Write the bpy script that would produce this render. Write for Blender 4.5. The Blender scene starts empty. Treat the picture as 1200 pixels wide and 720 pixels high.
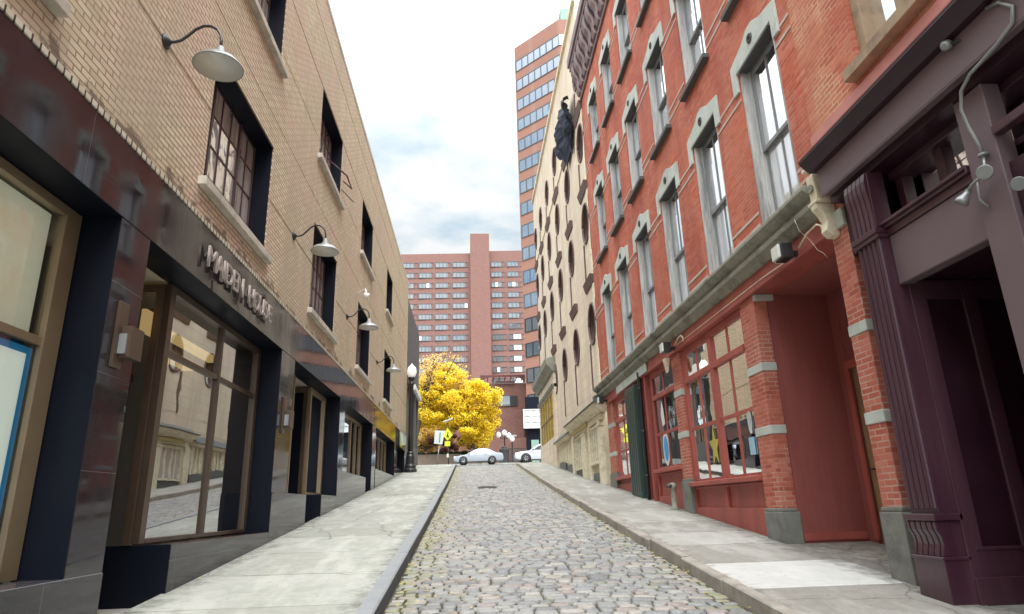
import bpy, bmesh, math, random
from mathutils import Matrix, Vector
random.seed(7)
S = bpy.context.scene
COL = S.collection
PI = math.pi

# ------------------------------------------------------------------ camera
f = 758.0
F = Vector(((553-600)/f, -(594-360)/f, -1)).normalized()
U = Vector((-73, 2470, -758)).normalized()
U = (U - F*U.dot(F)).normalized()
R = F.cross(U)
cam_d = bpy.data.cameras.new('camera'); cam = bpy.data.objects.new('camera', cam_d); COL.objects.link(cam)
M = Matrix((R, F, U)).to_4x4(); M.translation = (0, 0, 1.6)
cam.matrix_world = M
cam_d.sensor_width = 36; cam_d.lens = f/1200*36; cam_d.clip_start = 0.05; cam_d.clip_end = 5000
S.camera = cam
S.view_settings.view_transform = 'Standard'; S.view_settings.look = 'None'; S.view_settings.exposure = 0

# ------------------------------------------------------------------ ground profile
def G(y):
    if y < 39: return -.03 + .088*y + (.0003*y*y if y > 0 else 0)
    t = y - 39
    if y < 64: return 3.858 + .063*t
    return 3.858 + .063*25 + .01*min(y-64, 6)

# ------------------------------------------------------------------ materials
MATS = {}
class NT:
    def __init__(s, m):
        m.use_nodes = True; s.t = m.node_tree; s.t.nodes.clear()
        s.out = s.t.nodes.new('ShaderNodeOutputMaterial')
    def n(s, typ, **kw):
        nd = s.t.nodes.new(typ)
        for k, v in kw.items():
            if k.startswith('i_'):
                nd.inputs[k[2:].replace('_', ' ')].default_value = v
            else: setattr(nd, k, v)
        return nd
    def l(s, a, b): s.t.links.new(a, b)
def ramp(nt, fac, stops):
    r = nt.n('ShaderNodeValToRGB'); e = r.color_ramp.elements
    while len(e) < len(stops): e.new(.5)
    for i, (p, c) in enumerate(stops):
        e[i].position = p; e[i].color = (*c, 1) if len(c) == 3 else c
    nt.l(fac, r.inputs[0]); return r.outputs[0]
def mix(nt, fac, a, b, mode='MIX'):
    m = nt.n('ShaderNodeMix', data_type='RGBA', blend_type=mode)
    for src, key in ((fac, 0), (a, 6), (b, 7)):
        if hasattr(src, 'is_linked') or hasattr(src, 'links'): nt.l(src, m.inputs[key])
        else: m.inputs[key].default_value = src if key == 0 else (*src, 1)
    return m.outputs[2]
def noise(nt, vec, scale, detail=4, rough=.55):
    n = nt.n('ShaderNodeTexNoise'); n.inputs['Scale'].default_value = scale
    n.inputs['Detail'].default_value = detail; n.inputs['Roughness'].default_value = rough
    if vec: nt.l(vec, n.inputs['Vector'])
    return n.outputs[0]
def pos(nt):
    return nt.n('ShaderNodeNewGeometry').outputs['Position']
def rng(nt, v, a, b, c, d):
    m = nt.n('ShaderNodeMapRange'); nt.l(v, m.inputs[0])
    for i, x in enumerate((a, b, c, d)): m.inputs[i+1].default_value = x
    return m.outputs[0]
def math_(nt, op, a, b=None):
    m = nt.n('ShaderNodeMath', operation=op)
    for i, x in enumerate((a, b)):
        if x is None: continue
        if hasattr(x, 'links'): nt.l(x, m.inputs[i])
        else: m.inputs[i].default_value = x
    return m.outputs[0]
def uv_axis(nt, du=0, dv=0):
    """wall coordinates (x+y, z) in metres for walls square to the street"""
    s = nt.n('ShaderNodeSeparateXYZ'); nt.l(pos(nt), s.inputs[0])
    u = math_(nt, 'ADD', s.outputs[0], s.outputs[1])
    c = nt.n('ShaderNodeCombineXYZ'); nt.l(math_(nt, 'ADD', u, du), c.inputs[0]); nt.l(math_(nt, 'ADD', s.outputs[2], dv), c.inputs[1])
    return c.outputs[0]
def principled(nt, col, rough=.6, metal=0, spec=.5, bump=None, bstr=.3, bdist=.01, **kw):
    p = nt.n('ShaderNodeBsdfPrincipled')
    if hasattr(col, 'links'): nt.l(col, p.inputs['Base Color'])
    else: p.inputs['Base Color'].default_value = (*col, 1)
    if hasattr(rough, 'links'): nt.l(rough, p.inputs['Roughness'])
    else: p.inputs['Roughness'].default_value = rough
    p.inputs['Metallic'].default_value = metal
    p.inputs['Specular IOR Level'].default_value = spec
    for k, v in kw.items(): p.inputs[k.replace('_', ' ')].default_value = v
    if bump is not None:
        b = nt.n('ShaderNodeBump'); b.inputs['Strength'].default_value = bstr; b.inputs['Distance'].default_value = bdist
        nt.l(bump, b.inputs['Height']); nt.l(b.outputs[0], p.inputs['Normal'])
    return p
def newmat(name):
    m = bpy.data.materials.new(name); MATS[name] = m; return m, NT(m)

def simple(name, col, rough=.6, metal=0, var=.25, scale=3, spec=.5, dirt=None, fine=40, bstr=.2, streak=False, **kw):
    """paint / stone / metal with uneven tone, fine grain and optional dirt"""
    m, nt = newmat(name); P = pos(nt)
    if streak:
        mp = nt.n('ShaderNodeMapping'); mp.inputs['Scale'].default_value = (1, 1, .12); nt.l(P, mp.inputs[0]); Pn = mp.outputs[0]
    else: Pn = P
    n1 = noise(nt, Pn, scale, 6, .62); n2 = noise(nt, P, fine, 3)
    lo = tuple(c*(1-var) for c in col); hi = tuple(min(1, c*(1+var*.8)) for c in col)
    c = ramp(nt, n1, [(.3, lo), (.7, hi)])
    c = mix(nt, .35, c, mix(nt, n2, lo, hi), 'MIX')
    if dirt:
        d = ramp(nt, noise(nt, Pn, scale*.6, 8, .7), [(.48, (0, 0, 0)), (.68, (1, 1, 1))])
        c = mix(nt, d, c, dirt)
    rr = rng(nt, n1, .3, .7, max(0, rough-.08), min(1, rough+.1))
    p = principled(nt, c, rr, metal, spec, n2, bstr, .004, **kw)
    nt.l(p.outputs[0], nt.out.inputs[0]); return m

def brick(name, cols, mortar, du=0, dv=0, bw=.215, rh=.0675, msize=.009, stain=None, blotch=None, rough=.85, bstr=.6, painted=0, mortar_mask=None, zdirt=None):
    m, nt = newmat(name); uv = uv_axis(nt, du, dv)
    b = nt.n('ShaderNodeTexBrick'); nt.l(uv, b.inputs[0])
    b.offset = .5; b.squash = 1
    b.inputs['Scale'].default_value = 1; b.inputs['Brick Width'].default_value = bw; b.inputs['Row Height'].default_value = rh
    b.inputs['Mortar Size'].default_value = msize; b.inputs['Mortar Smooth'].default_value = .25
    b.inputs['Color1'].default_value = (0, 0, 0, 1); b.inputs['Color2'].default_value = (1, 1, 1, 1); b.inputs['Mortar'].default_value = (.5, .5, .5, 1)
    P = pos(nt)
    n1 = noise(nt, P, .7, 6, .6); n2 = noise(nt, P, 14, 4, .6); n3 = noise(nt, P, 70, 3)
    c = ramp(nt, b.outputs['Color'], [(i/(len(cols)-1), cc) for i, cc in enumerate(cols)])
    c = mix(nt, .22, c, ramp(nt, n2, [(.3, cols[0]), (.7, cols[-1])]))
    if blotch: c = mix(nt, ramp(nt, n1, [(.42, (0, 0, 0)), (.66, (.75, .75, .75))]), c, blotch)
    fac = b.outputs['Fac']
    if painted: fac = math_(nt, 'MULTIPLY', fac, 1-painted)
    if mortar_mask: fac = math_(nt, 'MULTIPLY', fac, ramp(nt, noise(nt, P, 1.6, 5, .6), [(mortar_mask, (.15,)*3), (mortar_mask+.14, (1,)*3)]))
    c = mix(nt, fac, c, mortar)
    if stain:
        mp = nt.n('ShaderNodeMapping'); mp.inputs['Scale'].default_value = (1, 1, .15); nt.l(P, mp.inputs[0])
        c = mix(nt, ramp(nt, noise(nt, mp.outputs[0], 1.3, 7, .65), [(.44, (0, 0, 0)), (.68, (.75, .75, .75))]), c, stain)
    if zdirt:
        sz = nt.n('ShaderNodeSeparateXYZ'); nt.l(P, sz.inputs[0])
        zf = math_(nt, 'MULTIPLY', rng(nt, sz.outputs[2], zdirt[0], zdirt[1], 1, 0), .42)
        c = mix(nt, ramp(nt, math_(nt, 'ADD', noise(nt, P, 2.2, 7, .65), zf), [(.80, (0, 0, 0)), (.86, (.85, .85, .85))]), c, zdirt[2])
        c = mix(nt, ramp(nt, noise(nt, P, 3.1, 8, .7), [(.70, (0, 0, 0)), (.74, (.7, .7, .7))]), c, (.2, .14, .10))
    h = math_(nt, 'ADD', math_(nt, 'MULTIPLY', b.outputs['Fac'], -1), math_(nt, 'MULTIPLY', n3, .35))
    p = principled(nt, c, rough, 0, .25, h, bstr, .01)
    nt.l(p.outputs[0], nt.out.inputs[0]); return m

BR_TAN = brick('tan_brick', [(.53, .435, .285), (.63, .53, .365), (.72, .63, .465)], (.27, .20, .14), msize=.0085, blotch=(.68, .49, .40), stain=(.46, .38, .28), bstr=.8, zdirt=(5.06, 5.6, (.16, .12, .09)))
BR_RED = brick('red_brick', [(.38, .072, .038), (.49, .115, .062), (.60, .20, .12)], (.46, .22, .16), du=.1, msize=.009, blotch=(.52, .165, .10), stain=(.30, .075, .055), bstr=.7, mortar_mask=.42)
BR_PIER = brick('red_pier_brick', [(.34, .075, .05), (.45, .12, .08), (.54, .20, .14)], (.50, .32, .25), du=.05, msize=.009, blotch=(.50, .17, .12), bstr=.7, mortar_mask=.42)
BR_OLD = brick('weathered_red_brick', [(.37, .072, .04), (.50, .12, .068), (.62, .27, .16)], (.60, .42, .28), du=.13, msize=.010, blotch=(.58, .28, .17), stain=(.42, .12, .08), bstr=.8, mortar_mask=.45)
BR_SLAB = brick('hotel_brick', [(.195, .098, .083), (.22, .112, .095), (.25, .132, .113)], (.28, .17, .15), bw=.5, rh=.18, msize=.02, bstr=.1)
BR_POD = brick('podium_brick', [(.15, .07, .06), (.18, .085, .07), (.21, .105, .085)], (.22, .14, .12), bw=.4, rh=.13, msize=.015, bstr=.2)
BR_TOW = brick('tower_brick', [(.26, .125, .095), (.29, .145, .108), (.33, .17, .13)], (.34, .21, .17), bw=.5, rh=.15, msize=.02, blotch=(.33, .145, .09), bstr=.1)
TRIM_TILE = brick('ledge_brick', [(.50, .44, .32), (.62, .57, .45), (.66, .63, .54)], (.08, .06, .05), bw=.10, rh=.3, msize=.012, dv=.13)
def granite(name, row=.8575, dv=-1.13, bw=1.15):
    m, nt = newmat(name); uv = uv_axis(nt, 0, dv); P = pos(nt)
    b = nt.n('ShaderNodeTexBrick'); nt.l(uv, b.inputs[0]); b.offset = 0
    b.inputs['Scale'].default_value = 1; b.inputs['Brick Width'].default_value = bw; b.inputs['Row Height'].default_value = row; b.inputs['Mortar Size'].default_value = .003; b.inputs['Mortar Smooth'].default_value = 0
    b.inputs['Color1'].default_value = (.2, .2, .2, 1); b.inputs['Color2'].default_value = (.8, .8, .8, 1)
    c = ramp(nt, b.outputs['Color'], [(0, (.018, .014, .017)), (1, (.038, .030, .033))])
    c = mix(nt, ramp(nt, noise(nt, P, 180, 2), [(.45, (0, 0, 0)), (.75, (.5, .5, .5))]), c, (.07, .055, .06))
    c = mix(nt, b.outputs['Fac'], c, (.11, .10, .11))
    sm = nt.n('ShaderNodeMapping'); sm.inputs['Scale'].default_value = (1, 1, .2); nt.l(P, sm.inputs[0])
    rr = rng(nt, noise(nt, sm.outputs[0], 3, 7, .65), .35, .75, .012, .16)
    p = principled(nt, c, rr, 0, .5, noise(nt, P, .6, 2), .16, .02)
    p.inputs['Specular Tint'].default_value = (.70, .84, .92, 1)
    nt.l(p.outputs[0], nt.out.inputs[0]); return m
GRANITE = granite('polished_granite'); GRANITE_F = granite('polished_granite_band', 9, -3, 1.9)

def glass(name, tint=(.02, .025, .03), fac=.35, through=0., wav=.12, tcol=(.75, .8, .78), scale=1.4, rough=.01):
    """window glass: reflection growing towards grazing, over a dark room, pale blind, or a real see-through pane"""
    m, nt = newmat(name); P = pos(nt)
    bp = nt.n('ShaderNodeBump'); bp.inputs['Strength'].default_value = wav; bp.inputs['Distance'].default_value = .02
    nt.l(noise(nt, P, scale, 2), bp.inputs['Height'])
    gl = nt.n('ShaderNodeBsdfGlossy'); gl.inputs['Roughness'].default_value = rough; gl.inputs['Color'].default_value = (.95, .97, 1, 1); nt.l(bp.outputs[0], gl.inputs['Normal'])
    if through:
        under = nt.n('ShaderNodeBsdfTransparent'); under.inputs[0].default_value = (*tcol, 1)
    else:
        under = nt.n('ShaderNodeBsdfDiffuse')
        mp = nt.n('ShaderNodeMapping'); mp.inputs['Scale'].default_value = (3, 3, .3); nt.l(P, mp.inputs[0])
        c = ramp(nt, noise(nt, mp.outputs[0], 2.5, 4), [(.3, tuple(x*.6 for x in tint)), (.7, tuple(min(1, x*1.35) for x in tint))]); nt.l(c, under.inputs[0])
    lw = nt.n('ShaderNodeLayerWeight'); lw.inputs[0].default_value = .35
    fc = rng(nt, lw.outputs['Fresnel'], 0, 1, fac, 1)
    mx = nt.n('ShaderNodeMixShader'); nt.l(fc, mx.inputs[0]); nt.l(under.outputs[0], mx.inputs[1]); nt.l(gl.outputs[0], mx.inputs[2])
    nt.l(mx.outputs[0], nt.out.inputs[0]); return m
GL_SHOP = glass('shop_glass', fac=.46, through=1, wav=.05, tcol=(.62, .68, .64))
GL_CLEAR = glass('clear_shop_glass', fac=.03, through=1, wav=.03, tcol=(.97, 1, .98))
GL_DARK = glass('dark_glass', (.02, .024, .03), .28)
GL_STEEL = glass('multi_pane_glass', (.62, .55, .49), .45, wav=.3, scale=3)
GL_SKY = glass('tall_sash_glass', (.70, .72, .75), .5, wav=.06)
GL_TAVERN = glass('tavern_glass', (.05, .055, .045), .22, through=1, wav=.1, tcol=(.6, .64, .55))
GL_TOWER = glass('tower_glass', (.07, .13, .21), .24, wav=.05, scale=.3)
GL_TOWER_LO = glass('tower_glass_dark', (.035, .045, .05), .12, wav=.05, scale=.3)
GL_HOTEL = glass('hotel_glass', (.15, .18, .20), .16, wav=.05, scale=.3)
GL_GOLD = glass('amber_glass', (.52, .36, .05), .12, wav=.3)
GL_CAR = glass('car_glass', (.06, .07, .085), .015, wav=.02)
GL_ARCH = glass('arched_glass', (.42, .38, .37), .3, wav=.3, scale=4)

STONE = simple('pale_sill_stone', (.55, .51, .44), .8, var=.2, scale=4, dirt=(.34, .31, .26))
HOODST = simple('grey_green_stone', (.50, .535, .48), .8, var=.14, scale=3, dirt=(.36, .39, .36))
STRST = simple('worn_string_stone', (.47, .40, .34), .85, var=.2, scale=3, dirt=(.5, .24, .18))
HOODDK = simple('carved_dark_stone', (.09, .09, .085), .8)  # dark stone of the rosettes and sills
GREYWOOD = simple('weathered_grey_wood', (.52, .51, .49), .8, var=.3, scale=9, dirt=(.20, .20, .20), streak=True)
SASHWOOD = simple('grey_sash_paint', (.24, .245, .25), .6, var=.3, scale=6, streak=True)
CORNST = simple('cornice_stone', (.30, .295, .235), .8, var=.28, scale=4, dirt=(.14, .135, .11))
CREAM = simple('cream_carved_stone', (.78, .70, .52), .8, var=.2, scale=8, dirt=(.48, .42, .28))
REDPAINT = simple('red_paint', (.40, .095, .072), .55, var=.26, scale=3, dirt=(.26, .065, .05), bstr=.4, streak=True)
REDPL = simple('red_plaster', (.27, .072, .062), .75, var=.22, scale=1.2, dirt=(.36, .11, .10), streak=True)
PURPLE = simple('purple_paint', (.060, .020, .034), .36, var=.3, scale=3.2, dirt=(.09, .040, .052), streak=True, bstr=.15, spec=.6)
PURPLE_L = simple('mauve_grey_paint', (.155, .105, .118), .5, var=.12, scale=1.5)
PURPLE_D = simple('dark_purple_paint', (.030, .008, .016), .4, var=.25, scale=2)
BLACKM = simple('black_metal', (.018, .018, .020), .4, var=.3, spec=.6)
STEELF = simple('dark_steel_frame', (.06, .030, .032), .45, var=.3)
NAVY = simple('navy_panel_and_dark_return', (.005, .007, .014), .45, var=.12, spec=.16, scale=.8)  # real lining panels, plus the dark reflection painted on granite returns
BRONZE = simple('bronze_frame', (.10, .068, .048), .35, metal=.35, var=.15)
GOLDF = simple('gold_bronze_frame', (.27, .205, .125), .38, metal=.35, var=.12)
LAMPW = simple('white_enamel', (.66, .66, .60), .4, var=.06)
LAMPM = simple('grey_lamp_metal', (.30, .31, .31), .35, metal=.4, var=.2)
CHROME = simple('brushed_letter_metal', (.40, .345, .315), .55, metal=.15, var=.06)
CONC = simple('concrete_base', (.42, .41, .37), .9, var=.2)
BASEST = simple('pier_base_stone', (.20, .20, .175), .85, var=.25, scale=5, dirt=(.11, .11, .10))
BEIGE = brick('beige_stone', [(.66, .55, .41), (.71, .60, .45), (.76, .66, .51)], (.52, .42, .31), bw=.95, rh=.42, msize=.012, blotch=(.72, .55, .45), stain=(.52, .43, .33), bstr=.4)
BEIGE_D = simple('tan_limestone', (.70, .60, .43), .85, var=.16, scale=2, dirt=(.44, .36, .25))
BROWNW = simple('brown_window_wood', (.125, .070, .062), .6, var=.3)
OLDWOOD = simple('brown_timber', (.30, .17, .09), .6, var=.3, scale=5, streak=True)
SILLWOOD = simple('tan_timber_sill', (.34, .24, .145), .7, var=.2, scale=6, dirt=(.2, .14, .09))
GREEND = simple('dark_green_paint', (.030, .060, .052), .45, var=.25)
COPPER = simple('green_copper', (.22, .34, .28), .6, var=.25, scale=3)
SLATE = simple('dark_lead_ledge', (.10, .11, .115), .5, var=.3)
MAROON = simple('maroon_cornice', (.19, .125, .13), .6, var=.3, scale=3, dirt=(.09, .06, .07))
MAROON_L = simple('pale_maroon_edge', (.36, .28, .27), .6, var=.2, scale=3)
CHARC = simple('charcoal_cladding', (.085, .082, .085), .6, var=.2, scale=2)
WHITEP = simple('white_paint', (.75, .75, .73), .5, var=.06)
ROOM = simple('shop_room_plaster', (.42, .37, .29), .8, var=.2, scale=1)
ROOMD = simple('dark_room', (.05, .042, .035), .8, var=.3)
ASPH = simple('asphalt', (.12, .12, .12), .9, var=.2, scale=1.2, fine=60)
EARTH = simple('earth', (.16, .14, .11), .95, var=.3)
CARW = simple('white_car_paint', (.52, .55, .58), .35, var=.03, spec=.5, Coat_Weight=.15)
CARS = simple('silver_car_paint', (.33, .36, .40), .35, metal=.1, var=.03, Coat_Weight=.15)
RUBBER = simple('tyre_rubber', (.018, .018, .018), .8)
RIM = simple('alloy_rim', (.50, .51, .53), .3, metal=.7)
BARK = simple('bark', (.10, .075, .055), .9, var=.35, scale=6)
SIGNW = simple('white_sign_face', (.70, .74, .72), .4, var=.05)
SIGNG = simple('green_sign_ink', (.06, .30, .16), .4)
SIGNY = simple('yellow_green_sign', (.72, .80, .04), .4, var=.05)
POSTER = simple('glowing_poster_paper', (.85, .90, .82), .6, var=.05)
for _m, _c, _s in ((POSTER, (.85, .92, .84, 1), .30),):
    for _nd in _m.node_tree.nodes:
        if _nd.type == 'BSDF_PRINCIPLED': _nd.inputs['Emission Color'].default_value = _c; _nd.inputs['Emission Strength'].default_value = _s  # paper glows faintly so it reads bright in the shaded recess
BLUEP = simple('glowing_poster_blue', (.03, .28, .55), .5, var=.1, Emission_Color=(.02, .22, .42, 1), Emission_Strength=.22)  # blue print carries the same added glow
BLUED = simple('blue_door_film', (.015, .09, .17), .35)
TARP = simple('navy_netting', (.018, .024, .042), .8, var=.45, scale=6)
IRON = simple('cast_iron', (.10, .095, .09), .6, var=.3)
YEL = simple('yellow_decal', (.50, .40, .08), .5)
RAIL = simple('dark_railing', (.03, .03, .032), .5)
GLOBE, _n = newmat('frosted_globe')
_p = principled(_n, (.86, .87, .86), .35, Subsurface_Weight=.3, Emission_Strength=.25); _p.inputs['Emission Color'].default_value = (1, 1, 1, 1); _n.l(_p.outputs[0], _n.out.inputs[0])  # all lamp globes get a faint added glow
WARM, _n = newmat('warm_light_strip')
_e = _n.n('ShaderNodeEmission'); _e.inputs[0].default_value = (1, .66, .26, 1); _e.inputs[1].default_value = 1.1; _n.l(_e.outputs[0], _n.out.inputs[0])

def leafmat(name, stops, tr=.35):
    m, nt = newmat(name)
    at = nt.n('ShaderNodeAttribute', attribute_name='tone')
    c = ramp(nt, at.outputs['Fac'], stops)
    d = nt.n('ShaderNodeBsdfDiffuse'); nt.l(c, d.inputs[0]); t = nt.n('ShaderNodeBsdfTranslucent'); nt.l(c, t.inputs[0])
    mx = nt.n('ShaderNodeMixShader'); mx.inputs[0].default_value = tr; nt.l(d.outputs[0], mx.inputs[1]); nt.l(t.outputs[0], mx.inputs[2])
    nt.l(mx.outputs[0], nt.out.inputs[0]); return m
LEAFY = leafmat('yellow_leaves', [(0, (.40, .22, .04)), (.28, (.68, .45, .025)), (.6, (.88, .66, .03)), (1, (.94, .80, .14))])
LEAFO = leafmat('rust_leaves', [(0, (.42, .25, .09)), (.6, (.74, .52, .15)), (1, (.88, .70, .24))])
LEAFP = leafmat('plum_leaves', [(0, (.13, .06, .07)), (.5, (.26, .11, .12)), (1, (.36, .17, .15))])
LEAFG = leafmat('hedge_leaves', [(0, (.010, .018, .010)), (.5, (.03, .05, .02)), (1, (.06, .085, .03))])

def cobble_mat():
    m, nt = newmat('cobbles'); P = pos(nt)
    at = nt.n('ShaderNodeAttribute', attribute_name='tone')
    c = ramp(nt, at.outputs['Fac'], [(0, (.12, .122, .13)), (.22, (.21, .213, .22)), (.45, (.285, .283, .275)), (.62, (.335, .325, .30)), (.78, (.23, .245, .26)), (.9, (.31, .225, .19)), (1, (.46, .44, .39))])
    n = noise(nt, P, 26, 6, .65)
    c = mix(nt, .42, c, ramp(nt, n, [(.3, (.11, .112, .112)), (.7, (.46, .455, .435))]), 'MIX')
    s = nt.n('ShaderNodeSeparateXYZ'); nt.l(P, s.inputs[0])
    # moss and fallen leaves gather along the gutters
    e1 = rng(nt, s.outputs[0], -.9, -.25, 1, 0)
    e2 = rng(nt, s.outputs[0], 2.2, 2.7, 0, .7)
    e = math_(nt, 'MAXIMUM', e1, e2)
    ms = ramp(nt, math_(nt, 'ADD', noise(nt, P, 3.2, 6, .7), math_(nt, 'MULTIPLY', e, .17)), [(.56, (0, 0, 0)), (.70, (.75, .75, .75))])
    c = mix(nt, ms, c, (.27, .27, .13))
    p = principled(nt, c, rng(nt, n, .3, .7, .42, .7), 0, .45, n, .5, .012)
    nt.l(p.outputs[0], nt.out.inputs[0]); return m
COBBLE = cobble_mat()
def joint_mat():
    m, nt = newmat('cobble_joint'); P = pos(nt)
    c = ramp(nt, noise(nt, P, 5, 8, .7), [(.35, (.045, .04, .035)), (.55, (.10, .09, .06)), (.68, (.12, .14, .04))])
    p = principled(nt, c, .95, 0, .2, noise(nt, P, 80, 3), .6, .01); nt.l(p.outputs[0], nt.out.inputs[0]); return m
JOINT = joint_mat()
def nt_noise_col(nt, P):
    n = nt.n('ShaderNodeTexNoise'); n.inputs['Scale'].default_value = 2.2; n.inputs['Detail'].default_value = 5; nt.l(P, n.inputs['Vector']); return n.outputs[1]
def pave_mat(name, base, warm, stain, blot=1., spk=.3):
    m, nt = newmat(name); P = pos(nt)
    at = nt.n('ShaderNodeAttribute', attribute_name='tone')
    n = noise(nt, P, 1.6, 8, .68); n2 = noise(nt, P, 120, 2); n3 = noise(nt, P, .5, 3)
    mp = nt.n('ShaderNodeMapping'); mp.inputs['Scale'].default_value = (1.0, .25, 1); nt.l(P, mp.inputs[0])
    n4 = noise(nt, mp.outputs[0], 2.6, 6, .62)
    c = ramp(nt, at.outputs['Fac'], [(0, stain), (.5, base), (1, warm)])
    c = mix(nt, ramp(nt, n, [(.4, (0, 0, 0)), (.7, (.5*blot,)*3)]), c, stain)
    c = mix(nt, ramp(nt, n4, [(.5, (0, 0, 0)), (.62, (.5*blot,)*3)]), c, tuple(min(1, x*1.2) for x in warm))
    c = mix(nt, spk, c, ramp(nt, noise(nt, P, 9, 8, .7), [(.35, stain), (.65, warm)]), 'MIX')
    c = mix(nt, .25, c, mix(nt, n2, (.12, .12, .11), (.7, .68, .62)))
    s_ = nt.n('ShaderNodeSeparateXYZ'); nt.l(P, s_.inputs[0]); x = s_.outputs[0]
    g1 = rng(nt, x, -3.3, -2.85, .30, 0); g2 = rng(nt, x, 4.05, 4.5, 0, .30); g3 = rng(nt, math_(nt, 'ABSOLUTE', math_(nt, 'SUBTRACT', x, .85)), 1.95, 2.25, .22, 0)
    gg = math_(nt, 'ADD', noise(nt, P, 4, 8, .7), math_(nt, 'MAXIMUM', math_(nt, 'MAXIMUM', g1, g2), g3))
    c = mix(nt, ramp(nt, gg, [(.62, (0, 0, 0)), (.82, (.6, .6, .6))]), c, tuple(v*.45 for v in stain))  # wall and kerb grime that also paints in the contact shade
    vo = nt.n('ShaderNodeTexVoronoi', feature='F1'); vo.inputs['Scale'].default_value = 4.5; nt.l(P, vo.inputs['Vector'])
    c = mix(nt, ramp(nt, vo.outputs['Distance'], [(.05, (.55, .55, .55)), (.085, (0, 0, 0))]), c, (.10, .10, .09))
    wv = nt.n('ShaderNodeTexVoronoi', feature='DISTANCE_TO_EDGE'); wv.inputs['Scale'].default_value = .55
    wm = mix(nt, .25, P, nt_noise_col(nt, P)); nt.l(wm, wv.inputs['Vector'])
    c = mix(nt, ramp(nt, wv.outputs['Distance'], [(.0, (.7, .7, .7)), (.006, (0, 0, 0))]), c, (.07, .065, .055))
    p = principled(nt, c, rng(nt, n, .3, .7, .55, .9), 0, .4, n2, .3, .004); nt.l(p.outputs[0], nt.out.inputs[0]); return m
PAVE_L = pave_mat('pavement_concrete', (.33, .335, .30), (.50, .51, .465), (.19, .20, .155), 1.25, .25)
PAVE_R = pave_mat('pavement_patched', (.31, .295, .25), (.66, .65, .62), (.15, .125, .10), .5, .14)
KERB = simple('kerb_bluestone', (.27, .285, .30), .6, var=.25, scale=5, dirt=(.30, .30, .29))
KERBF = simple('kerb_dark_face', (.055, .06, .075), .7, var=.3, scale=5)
KERB_R = simple('kerb_brownstone', (.36, .32, .275), .75, var=.3, scale=4, dirt=(.22, .19, .16))
def sky_mat(): pass

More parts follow.
